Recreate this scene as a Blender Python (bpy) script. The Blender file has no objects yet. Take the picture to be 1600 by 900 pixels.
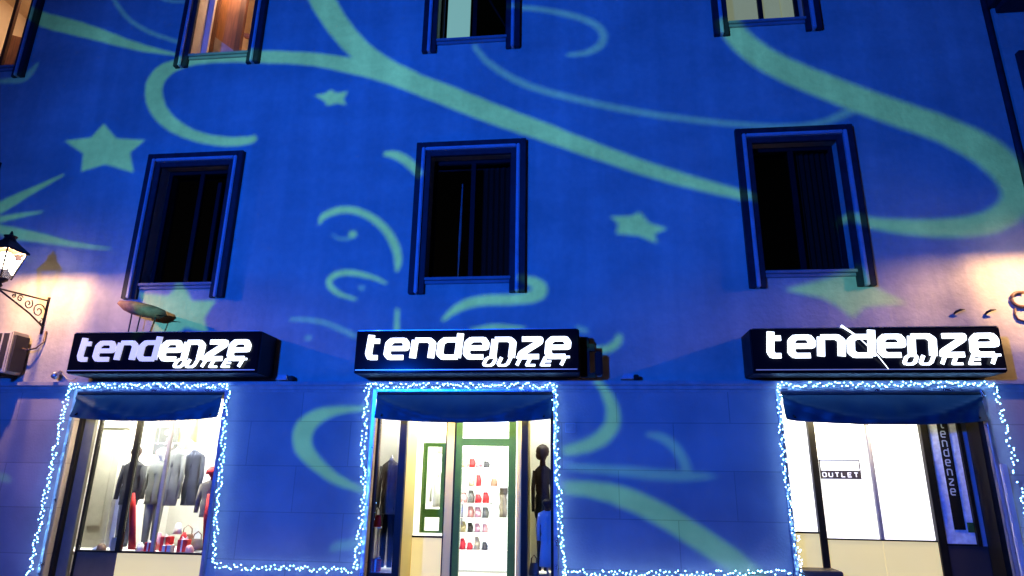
import bpy, bmesh, math, random
from mathutils import Vector, Matrix
from mathutils.geometry import delaunay_2d_cdt

SC = bpy.context.scene
COL = SC.collection
R = math.radians
rnd = random.Random(7)

# ------------------------------------------------------------------ camera
CAM_POS = Vector((0.0, -9.0, 1.6))
YAW, PITCH, ROLL = -0.11244240689641466, 0.2895068886341034, 0.014122589214230857
def camera_axes():
    cy, sy, cp, sp, cr, sr = math.cos(YAW), math.sin(YAW), math.cos(PITCH), math.sin(PITCH), math.cos(ROLL), math.sin(ROLL)
    f = Vector((sy * cp, cy * cp, sp)); r = Vector((cy, -sy, 0)); u = r.cross(f)
    return cr * r + sr * u, -sr * r + cr * u, f
r_, u_, f_ = camera_axes()
cam_data = bpy.data.cameras.new('camera')
cam_data.lens = 22.5; cam_data.sensor_width = 36; cam_data.clip_end = 500; cam_data.clip_start = 0.05
cam = bpy.data.objects.new('camera', cam_data); COL.objects.link(cam)
cam.matrix_world = Matrix(((r_.x, u_.x, -f_.x, CAM_POS.x), (r_.y, u_.y, -f_.y, CAM_POS.y), (r_.z, u_.z, -f_.z, CAM_POS.z), (0, 0, 0, 1)))
SC.camera = cam

# ------------------------------------------------------------------ world: last blue light of dusk
world = bpy.data.worlds.new('World'); SC.world = world; world.use_nodes = True
nt = world.node_tree
sky = nt.nodes.new('ShaderNodeTexSky'); sky.sky_type = 'NISHITA'; sky.sun_disc = False
sky.sun_elevation = R(1.0); sky.sun_rotation = R(200)
bg = nt.nodes['Background']; bg.inputs['Strength'].default_value = 0.004
nt.links.new(sky.outputs[0], bg.inputs['Color'])

# ------------------------------------------------------------------ lamps of the place
PROJ = Vector((-6.6, -15.0, 4.6))
SLIDE_D = 0.30
AIM = Vector((0.2, 0.0, 4.7))
ld = bpy.data.lights.new('projector_beam', 'SPOT'); ld.energy = 13800; ld.spot_size = R(99); ld.spot_blend = 1.0
ld.shadow_soft_size = 0.001; ld.color = (1, 1, 1)
lo = bpy.data.objects.new('projector_beam', ld); COL.objects.link(lo); lo.location = PROJ
lo.rotation_euler = (AIM - PROJ).to_track_quat('-Z', 'Y').to_euler()

SC.view_settings.view_transform = 'Standard'; SC.view_settings.look = 'None'
SC.view_settings.exposure = 0.0; SC.view_settings.gamma = 1.0; SC.view_settings.use_curve_mapping = False
SC.cycles.max_bounces = 6; SC.cycles.transparent_max_bounces = 12; SC.cycles.sample_clamp_indirect = 4
SC.cycles.caustics_reflective = False; SC.cycles.caustics_refractive = False

# ------------------------------------------------------------------ materials
def mat(name, col, rough=0.6, metal=0.0, noise=0.0, nscale=6.0, bump=0.0, bscale=40.0, spec=0.5, emit=None, estr=0.0, stretch=None):
    m = bpy.data.materials.new(name); m.use_nodes = True
    n = m.node_tree.nodes; l = m.node_tree.links; b = n['Principled BSDF']
    b.inputs['Base Color'].default_value = (*col, 1); b.inputs['Roughness'].default_value = rough
    b.inputs['Metallic'].default_value = metal; b.inputs['Specular IOR Level'].default_value = spec
    tc = n.new('ShaderNodeTexCoord'); src = tc.outputs['Object']
    if stretch:
        mp = n.new('ShaderNodeMapping'); mp.inputs['Scale'].default_value = stretch; l.new(src, mp.inputs[0]); src = mp.outputs[0]
    if noise:
        t = n.new('ShaderNodeTexNoise'); t.inputs['Scale'].default_value = nscale; t.inputs['Detail'].default_value = 6
        l.new(src, t.inputs['Vector'])
        r = n.new('ShaderNodeMapRange'); r.inputs[1].default_value = .3; r.inputs[2].default_value = .7
        r.inputs[3].default_value = 1 - noise; r.inputs[4].default_value = 1 + noise; l.new(t.outputs[0], r.inputs[0])
        mx = n.new('ShaderNodeMix'); mx.data_type = 'RGBA'; mx.blend_type = 'MULTIPLY'; mx.inputs[0].default_value = 1
        mx.inputs[6].default_value = (*col, 1); l.new(r.outputs[0], mx.inputs[7]); l.new(mx.outputs[2], b.inputs['Base Color'])
        rr = n.new('ShaderNodeMapRange'); rr.inputs[3].default_value = max(0, rough - .12); rr.inputs[4].default_value = min(1, rough + .12)
        l.new(t.outputs[0], rr.inputs[0]); l.new(rr.outputs[0], b.inputs['Roughness'])
    if bump:
        t2 = n.new('ShaderNodeTexNoise'); t2.inputs['Scale'].default_value = bscale; t2.inputs['Detail'].default_value = 8
        l.new(src, t2.inputs['Vector'])
        bp = n.new('ShaderNodeBump'); bp.inputs['Strength'].default_value = bump; bp.inputs['Distance'].default_value = .02
        l.new(t2.outputs[0], bp.inputs['Height']); l.new(bp.outputs[0], b.inputs['Normal'])
    if emit:
        b.inputs['Emission Color'].default_value = (*emit, 1); b.inputs['Emission Strength'].default_value = estr
    return m

def mat_facade():
    m = mat('cream_stucco', (.62, .52, .42), .85, bump=.55, bscale=14)
    n = m.node_tree.nodes; l = m.node_tree.links; b = n['Principled BSDF']
    tc = n.new('ShaderNodeTexCoord')
    # large weathering blotches, faint horizontal lifts of the render coat and vertical rain streaks
    def noise(scale, sc3, lo, hi, a=.3, c=.7, detail=5):
        mp = n.new('ShaderNodeMapping'); mp.inputs['Scale'].default_value = sc3; l.new(tc.outputs['Object'], mp.inputs[0])
        t = n.new('ShaderNodeTexNoise'); t.inputs['Scale'].default_value = scale; t.inputs['Detail'].default_value = detail
        l.new(mp.outputs[0], t.inputs['Vector'])
        r = n.new('ShaderNodeMapRange'); r.inputs[1].default_value = a; r.inputs[2].default_value = c
        r.inputs[3].default_value = lo; r.inputs[4].default_value = hi; l.new(t.outputs[0], r.inputs[0]); return r.outputs[0]
    a = noise(.5, (1, 1, 1), .80, 1.10); c = noise(1.7, (.5, 1, 1.3), .90, 1.05, .35, .65, 9); d = noise(1.1, (2.6, 1, .22), .90, 1.03, .42, .62); e = noise(9, (1, 1, 1), .95, 1.03, .4, .6, 10)
    out = a
    for x in (c, d, e):
        mm = n.new('ShaderNodeMath'); mm.operation = 'MULTIPLY'; l.new(out, mm.inputs[0]); l.new(x, mm.inputs[1]); out = mm.outputs[0]
    mx = n.new('ShaderNodeMix'); mx.data_type = 'RGBA'; mx.blend_type = 'MULTIPLY'; mx.inputs[0].default_value = 1
    mx.inputs[6].default_value = (.62, .52, .42, 1); l.new(out, mx.inputs[7]); l.new(mx.outputs[2], b.inputs['Base Color'])
    return m

def mat_blocks():
    m = mat('ground_floor_render', (.42, .36, .36), .8, bump=.0)
    n = m.node_tree.nodes; l = m.node_tree.links; b = n['Principled BSDF']
    tc = n.new('ShaderNodeTexCoord'); sx = n.new('ShaderNodeSeparateXYZ'); l.new(tc.outputs['Object'], sx.inputs[0])
    cb = n.new('ShaderNodeCombineXYZ'); l.new(sx.outputs[0], cb.inputs[0]); l.new(sx.outputs[2], cb.inputs[1])
    mp = n.new('ShaderNodeMapping'); mp.inputs['Location'].default_value = (.30, -2.35, 0); l.new(cb.outputs[0], mp.inputs[0])
    br = n.new('ShaderNodeTexBrick'); br.inputs['Scale'].default_value = 1; br.inputs['Brick Width'].default_value = 1.5
    br.inputs['Row Height'].default_value = .62; br.inputs['Mortar Size'].default_value = .008; br.inputs['Mortar Smooth'].default_value = .5
    br.inputs['Color1'].default_value = (1, 1, 1, 1); br.inputs['Color2'].default_value = (.88, .88, .88, 1); br.inputs['Mortar'].default_value = (.66, .66, .66, 1)
    l.new(mp.outputs[0], br.inputs['Vector'])
    t = n.new('ShaderNodeTexNoise'); t.inputs['Scale'].default_value = 1.3; t.inputs['Detail'].default_value = 8; l.new(tc.outputs['Object'], t.inputs['Vector'])
    r = n.new('ShaderNodeMapRange'); r.inputs[1].default_value = .3; r.inputs[2].default_value = .7; r.inputs[3].default_value = .78; r.inputs[4].default_value = 1.1; l.new(t.outputs[0], r.inputs[0])
    m1 = n.new('ShaderNodeMix'); m1.data_type = 'RGBA'; m1.blend_type = 'MULTIPLY'; m1.inputs[0].default_value = 1
    l.new(br.outputs['Color'], m1.inputs[6]); l.new(r.outputs[0], m1.inputs[7])
    m2 = n.new('ShaderNodeMix'); m2.data_type = 'RGBA'; m2.blend_type = 'MULTIPLY'; m2.inputs[0].default_value = 1
    l.new(m1.outputs[2], m2.inputs[6]); m2.inputs[7].default_value = (.50, .40, .36, 1); l.new(m2.outputs[2], b.inputs['Base Color'])
    t3 = n.new('ShaderNodeTexNoise'); t3.inputs['Scale'].default_value = 30; t3.inputs['Detail'].default_value = 8; l.new(tc.outputs['Object'], t3.inputs['Vector'])
    bp = n.new('ShaderNodeBump'); bp.inputs['Strength'].default_value = .35; bp.inputs['Distance'].default_value = .01; l.new(t3.outputs[0], bp.inputs['Height']); l.new(bp.outputs[0], b.inputs['Normal'])
    return m

def mat_glass(name, tint=(.93, .97, .95), refl=.12):
    m = bpy.data.materials.new(name); m.use_nodes = True; n = m.node_tree.nodes; l = m.node_tree.links
    n.remove(n['Principled BSDF']); out = n['Material Output']
    tr = n.new('ShaderNodeBsdfTransparent'); tr.inputs[0].default_value = (*tint, 1)
    gl = n.new('ShaderNodeBsdfGlossy'); gl.inputs['Roughness'].default_value = .03
    lw = n.new('ShaderNodeLayerWeight'); lw.inputs[0].default_value = .25
    ma = n.new('ShaderNodeMath'); ma.operation = 'MULTIPLY_ADD'; ma.inputs[1].default_value = .6; ma.inputs[2].default_value = refl * .4
    l.new(lw.outputs['Fresnel'], ma.inputs[0])
    mx = n.new('ShaderNodeMixShader'); l.new(ma.outputs[0], mx.inputs[0]); l.new(tr.outputs[0], mx.inputs[1]); l.new(gl.outputs[0], mx.inputs[2])
    l.new(mx.outputs[0], out.inputs[0]); return m

def mat_glow(name, c, s):
    m = bpy.data.materials.new(name); m.use_nodes = True; n = m.node_tree.nodes; l = m.node_tree.links
    n.remove(n['Principled BSDF']); tr = n.new('ShaderNodeBsdfTransparent'); em = n.new('ShaderNodeEmission')
    em.inputs[0].default_value = (*c, 1); em.inputs[1].default_value = s; ad = n.new('ShaderNodeAddShader')
    l.new(tr.outputs[0], ad.inputs[0]); l.new(em.outputs[0], ad.inputs[1]); l.new(ad.outputs[0], n['Material Output'].inputs[0]); return m

def mat_filter(name, c):
    m = bpy.data.materials.new(name); m.use_nodes = True; n = m.node_tree.nodes
    n.remove(n['Principled BSDF']); tr = n.new('ShaderNodeBsdfTransparent'); tr.inputs[0].default_value = (*c, 1)
    m.node_tree.links.new(tr.outputs[0], n['Material Output'].inputs[0]); return m

M = dict(
    facade=mat_facade(), blocks=mat_blocks(),
    stone=mat('cornice_stone', (.42, .37, .35), .8, noise=.15, bump=.2),
    dark_trim=mat('dark_surround', (.028, .026, .034), .6, spec=.2, noise=.3, nscale=9, bump=.1),  # one dark tone for the surround bands
    light_trim=mat('pale_surround_bead', (.44, .42, .46), .5, noise=.15),
    sill=mat('sill_stone', (.25, .23, .24), .7, noise=.15),
    green_frame=mat('green_painted_wood', (.04, .11, .025), .5, noise=.15, spec=.2),
    dark_frame=mat('dark_window_frame', (.008, .008, .010), .6, noise=.2, spec=.15),
    black_frame=mat('black_metal_post', (.012, .010, .006), .45, noise=.2, spec=.2),
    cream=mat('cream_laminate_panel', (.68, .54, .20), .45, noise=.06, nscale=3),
    cream_glow=mat('cream_laminate_glow', (.62, .52, .16), .45, noise=.06, nscale=3, emit=(1, .82, .42), estr=.62),  # emission added to brighten the plain kick panels
    shutter_glow=mat('pale_teal_shutter_glow', (.3, .35, .08), .85, emit=(.20, .42, .37), estr=.85),  # teal projected light on the shutter, put in as emission
    brownpanel=mat('brown_laminate_panel', (.10, .075, .05), .5, noise=.15),
    olive=mat('olive_metal_post', (.15, .14, .11), .4, noise=.1),
    greypost=mat('pale_grey_post', (.55, .56, .6), .35, noise=.08),
    trim_metal=mat('satin_metal_trim', (.5, .5, .56), .3, .8, noise=.1),
    white=mat('white_interior_paint', (.82, .80, .77), .7, noise=.03),
    shopfloor=mat('shop_floor_tile', (.5, .46, .40), .35, noise=.1),
    darkroom=mat('dark_room_paint', (.05, .045, .045), .8, noise=.1),
    curtain=mat('dark_curtain', (.034, .036, .028), .9, noise=.2, stretch=(12, 1, .5)),
    curtain_pale=mat('pale_curtain_edge', (.75, .66, .6), .9, noise=.2),
    blind=mat('pale_roller_blind', (.62, .64, .55), .85, noise=.05, nscale=3),
    wood=mat('varnished_brown_wood', (.26, .10, .035), .45, noise=.3, nscale=3, stretch=(10, 10, 1)),
    wood_dark=mat('dark_brown_wood', (.10, .032, .015), .45, noise=.3, nscale=3, stretch=(10, 10, 1)),
    plaster_warm=mat('warm_room_plaster', (.7, .58, .45), .85, noise=.05),
    grey_panel=mat('grey_mauve_panel', (.30, .25, .26), .8, noise=.2, nscale=8),
    awning=mat('dark_teal_awning_cloth', (.018, .065, .085), .5, noise=.12, nscale=5, bump=.15, bscale=200),
    sign_black=mat('gloss_black_sign_panel', (.006, .006, .009), .10, spec=.12),
    sign_side=mat('dark_brown_sign_casing', (.014, .008, .008), .5, noise=.2, spec=.2),
    letters_lit=mat('lit_white_letter', (.9, .9, .9), .5, emit=(.86, .95, 1), estr=2.6),
    letters_dim=mat('dim_letter_glow', (.72, .70, .78), .4, emit=(.68, .68, .95), estr=.68),  # switched-off letters kept visible by a weak added emission
    letter_grey=mat('grey_printed_letter', (.5, .55, .6), .5),
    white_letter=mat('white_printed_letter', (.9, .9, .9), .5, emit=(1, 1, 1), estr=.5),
    sign_edge=mat('sign_trim_glow', (.6, .6, .65), .3, .3, emit=(.5, .55, .8), estr=.16),  # bright line along the aluminium trim, put in as weak emission
    iron=mat('wrought_iron', (.03, .018, .016), .45, .5, noise=.2),
    glass=mat_glass('window_glass'), glass_dark=mat_glass('dark_window_glass', (.7, .75, .75), .15),
    lantern_glass=mat_glass('lantern_glass', (.98, .96, .92), .05),
    bulb=mat('lamp_bulb', (1, 1, 1), .4, emit=(1, .86, .66), estr=30),
    led=mat('fairy_light_led', (.9, .95, 1), .4, emit=(.20, .50, 1), estr=30),
    cable=mat('thin_cable', (.25, .28, .32), .5),
    black_cable=mat('black_cable', (.02, .02, .02), .5),
    panel_lit=mat('glowing_white_panel', (.9, .9, .88), .8, emit=(1, 1, .985), estr=1.15),
    ceiling_light=mat('ceiling_light_panel', (1, 1, 1), .5, emit=(1, .95, .87), estr=150),
    warm_light=mat('warm_ceiling_light', (1, 1, 1), .5, emit=(1, .68, .42), estr=105),
    fill_strip=mat('fill_strip_glow', (1, 1, 1), .5, emit=(1, .84, .55), estr=150),
    asphalt=mat('asphalt', (.05, .05, .05), .8, noise=.2, bump=.4),
    paving=mat('stone_paving', (.09, .085, .08), .6, noise=.2, bump=.2),
    black_cloth=mat('black_cloth', (.02, .02, .024), .9, noise=.2), grey_cloth=mat('grey_cloth', (.13, .135, .14), .9, noise=.2),
    taupe_cloth=mat('taupe_cloth', (.20, .17, .14), .9, noise=.15), navy_cloth=mat('navy_cloth', (.03, .035, .06), .9, noise=.2),
    red_cloth=mat('red_cloth', (.62, .02, .025), .7, noise=.15), pink_cloth=mat('pink_cloth', (.75, .38, .42), .8, noise=.15),
    white_cloth=mat('white_cloth', (.8, .78, .78), .85, noise=.06), skin=mat('mannequin_shell', (.5, .42, .36), .4),
    dark_hair=mat('dark_brown_wig', (.04, .02, .015), .7, noise=.3),
    pier_reflection=mat('reflection_pier_stone', (.70, .66, .56), .6, noise=.12, nscale=5),
    beige=mat('beige_paper', (.55, .46, .30), .7, noise=.1), brown_bag=mat('brown_leather', (.16, .08, .05), .5, noise=.2),
    dish=mat('rusty_brown_sheet', (.42, .18, .10), .7, .0, noise=.35, nscale=12),
    ac_case=mat('cream_ac_casing', (.55, .46, .38), .45, noise=.08), ac_dark=mat('dark_louvre', (.04, .03, .028), .6),
    board_reflection=mat('pale_reflection_board', (.74, .78, .80), .4, .0, noise=.2, nscale=16),
)
M['bulb'] = mat_glow('glowing_glass_globe', (1, .88, .70), 9)
M['filter_blue'] = mat_filter('slide_blue', (.001, .088, .95))
M['filter_teal'] = mat_filter('slide_teal', (.115, .56, .72))
M['filter_pale'] = mat_filter('slide_pale_blue', (.05, .32, .95))

# ------------------------------------------------------------------ helpers
def link(o, parent=None):
    COL.objects.link(o)
    if parent is not None: o.parent = parent
    return o
def tag(o, label=None, cat=None, group=None, kind=None):
    for k, v in (('label', label), ('category', cat), ('group', group), ('kind', kind)):
        if v: o[k] = v
    return o
def empty(name, loc=(0, 0, 0), parent=None):
    o = bpy.data.objects.new(name, None); o.empty_display_size = .2; o.location = loc; return link(o, parent)
class MB:
    def __init__(s, ox=0, oy=0, oz=0): s.b = bmesh.new(); s.o = Vector((ox, oy, oz))
    def box(s, x0, x1, y0, y1, z0, z1, bevel=0):
        res = bmesh.ops.create_cube(s.b, size=1)
        for v in res['verts']:
            v.co = Vector((x0 + (v.co.x + .5) * (x1 - x0), y0 + (v.co.y + .5) * (y1 - y0), z0 + (v.co.z + .5) * (z1 - z0))) - s.o
        if bevel:
            es = list({e for v in res['verts'] for e in v.link_edges})
            bmesh.ops.bevel(s.b, geom=es, offset=bevel, segments=2, affect='EDGES')
        return s
    def quad(s, *p):
        s.b.faces.new([s.b.verts.new(Vector(q) - s.o) for q in p]); return s
    def tube(s, pts, r, n=6, cap=True):
        pts = [Vector(p) - s.o for p in pts]; rings = []
        rr = r if isinstance(r, (list, tuple)) else [r] * len(pts)
        for i, p in enumerate(pts):
            d = (pts[min(i + 1, len(pts) - 1)] - pts[max(i - 1, 0)])
            d = d.normalized() if d.length > 1e-9 else Vector((0, 0, 1))
            a = d.cross(Vector((0, 0, 1)) if abs(d.z) < .9 else Vector((1, 0, 0))).normalized(); c = d.cross(a)
            rings.append([s.b.verts.new(p + (a * math.cos(t * 2 * math.pi / n) + c * math.sin(t * 2 * math.pi / n)) * rr[i]) for t in range(n)])
        for A, B in zip(rings, rings[1:]):
            for k in range(n): s.b.faces.new((A[k], A[(k + 1) % n], B[(k + 1) % n], B[k]))
        if cap: s.b.faces.new(rings[0][::-1]); s.b.faces.new(rings[-1])
        return s
    def loft(s, secs, n=14, cap=True, wob=0):
        """secs: (x, y, z, rx, ry) elliptical sections from bottom to top"""
        rings = []
        for (x, y, z, rx, ry) in secs:
            rings.append([s.b.verts.new(Vector((x + rx * math.cos(t * 2 * math.pi / n) * (1 + wob * math.sin(5 * t + z * 7)), y + ry * math.sin(t * 2 * math.pi / n), z)) - s.o) for t in range(n)])
        for A, B in zip(rings, rings[1:]):
            for k in range(n): s.b.faces.new((A[k], A[(k + 1) % n], B[(k + 1) % n], B[k]))
        if cap: s.b.faces.new(rings[0][::-1]); s.b.faces.new(rings[-1])
        return s
    def ball(s, x, y, z, rx, ry=None, rz=None, sub=2):
        ry = ry or rx; rz = rz or rx
        res = bmesh.ops.create_icosphere(s.b, subdivisions=sub, radius=1)
        for v in res['verts']: v.co = Vector((x + v.co.x * rx, y + v.co.y * ry, z + v.co.z * rz)) - s.o
        return s
    def prism(s, poly, y0, y1):
        """closed outline in x,z given thickness from y0 to y1"""
        A = [s.b.verts.new(Vector((x, y0, z)) - s.o) for x, z in poly]; B = [s.b.verts.new(Vector((x, y1, z)) - s.o) for x, z in poly]
        s.b.faces.new(A); s.b.faces.new(B[::-1]); n = len(poly)
        for k in range(n): s.b.faces.new((A[k], B[k], B[(k + 1) % n], A[(k + 1) % n]))
        return s
    def build(s, name, m, parent=None, smooth=False):
        bmesh.ops.recalc_face_normals(s.b, faces=s.b.faces[:])
        me = bpy.data.meshes.new(name); s.b.to_mesh(me); s.b.free()
        me.materials.append(m)
        if smooth:
            for p in me.polygons: p.use_smooth = True
        o = bpy.data.objects.new(name, me); o.location = s.o; link(o, None)
        if parent is not None:
            o.parent = parent
            t = Vector((0, 0, 0)); q = parent
            while q is not None: t += q.location; q = q.parent
            o.location = s.o - t
        return o

def union_shape(polys, base=None):
    """constrained triangulation of overlapping outlines -> verts, faces, set of source ids per face"""
    vs, fs = [], []
    for p in ([base] if base else []) + polys:
        area = sum(p[k][0] * p[(k + 1) % len(p)][1] - p[(k + 1) % len(p)][0] * p[k][1] for k in range(len(p)))
        if area < 0: p = list(p)[::-1]
        i = len(vs); vs += [Vector(q) for q in p]; fs.append(list(range(i, i + len(p))))
    v, e, f, ov, oe, of = delaunay_2d_cdt(vs, [], fs, 0 if base is None else 1, 1e-6)
    return v, f, of

# ------------------------------------------------------------------ lettering made of strokes
GLYPH = {
 't': ([[(.42, 1.32), (.42, .20), (.54, .0), (.92, .0)], [(.42, .96), (.90, .96)]], .78),
 'e': ([[(.02, .52), (.96, .52), (.96, .80), (.80, 1.), (.20, 1.), (.02, .82), (.02, .18), (.2, .0), (.90, .0)]], 1.08),
 'n': ([[(.02, -.04), (.02, 1.)], [(.02, 1.), (.74, 1.), (.96, .82), (.96, -.04)]], 1.08),
 'd': ([[(.96, 1.36), (.96, -.04)], [(.96, .0), (.22, .0), (.02, .18), (.02, .82), (.22, 1.), (.96, 1.)]], 1.08),
 'z': ([[(.02, 1.), (.92, 1.), (.92, .82), (.06, .18), (.06, .0), (.96, .0)]], 1.08),
 'O': ([[(.2, 0), (.8, 0), (1, .2), (1, .8), (.8, 1), (.2, 1), (0, .8), (0, .2), (.2, 0)]], 1.0),
 'U': ([[(0, 1), (0, .2), (.2, 0), (.8, 0), (1, .2), (1, 1)]], 1.0),
 'T': ([[(0, 1), (1, 1)], [(.5, 1), (.5, 0)]], 1.0),
 'L': ([[(0, 1), (0, 0), (.9, 0)]], .9),
 'E': ([[(.95, 1), (0, 1), (0, 0), (.95, 0)], [(0, .5), (.8, .5)]], .95)}
def letters(text, only=None, **kw):
    for i in range(len(text)):
        if only is None or only[0] <= i < only[1]: lettering('letter', text, only=(i, i + 1), **kw)
def lettering(name, text, x, z, adv, w, h, th, y, depth, m, parent, shear=0.0, first=0, only=None, step_z=0.0, tv=None):
    """letters: cell width w, height h, stroke th; (x, z) is the foot of the first letter"""
    polys = []; tv = tv or th
    for i, ch in enumerate(text):
        if only and not (only[0] <= i < only[1]): continue
        strokes, cw = GLYPH[ch]
        for st in strokes:
            pts = [(x + adv * i + px * w + shear * pz * h, z + pz * h - step_z * i) for px, pz in st]
            for a, b in zip(pts, pts[1:]):
                dx, dz = b[0] - a[0], b[1] - a[1]; L = math.hypot(dx, dz) or 1
                k = abs(dz) / L; t = th * (1 - k) + tv * k
                nx, nz = -dz / L * t / 2, dx / L * t / 2
                polys.append([(a[0] + nx, a[1] + nz), (a[0] - nx, a[1] - nz), (b[0] - nx, b[1] - nz), (b[0] + nx, b[1] + nz)])
            for p in pts[1:-1]:
                polys.append([(p[0] + math.cos(t) * tv / 2, p[1] + math.sin(t) * th / 2) for t in [k * math.pi / 4 for k in range(8)]])
    v, f, of = union_shape(polys, base=[(x - 3, z - 3), (x + 9, z - 3), (x + 9, z + 3), (x - 3, z + 3)])
    b = bmesh.new(); vv = {}
    for face, src in zip(f, of):
        if all(s == 0 for s in src): continue
        ids = []
        for i in face:
            if i not in vv: vv[i] = b.verts.new((v[i].x, y, v[i].y))
            ids.append(vv[i])
        try: b.faces.new(ids)
        except ValueError: pass
    r = bmesh.ops.extrude_face_region(b, geom=b.faces[:])
    for q in r['geom']:
        if isinstance(q, bmesh.types.BMVert): q.co.y -= depth
    mb = MB(x, y, z); mb.b.free(); mb.b = b
    for q in b.verts: q.co -= mb.o
    return mb.build(name, m, parent)
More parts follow.
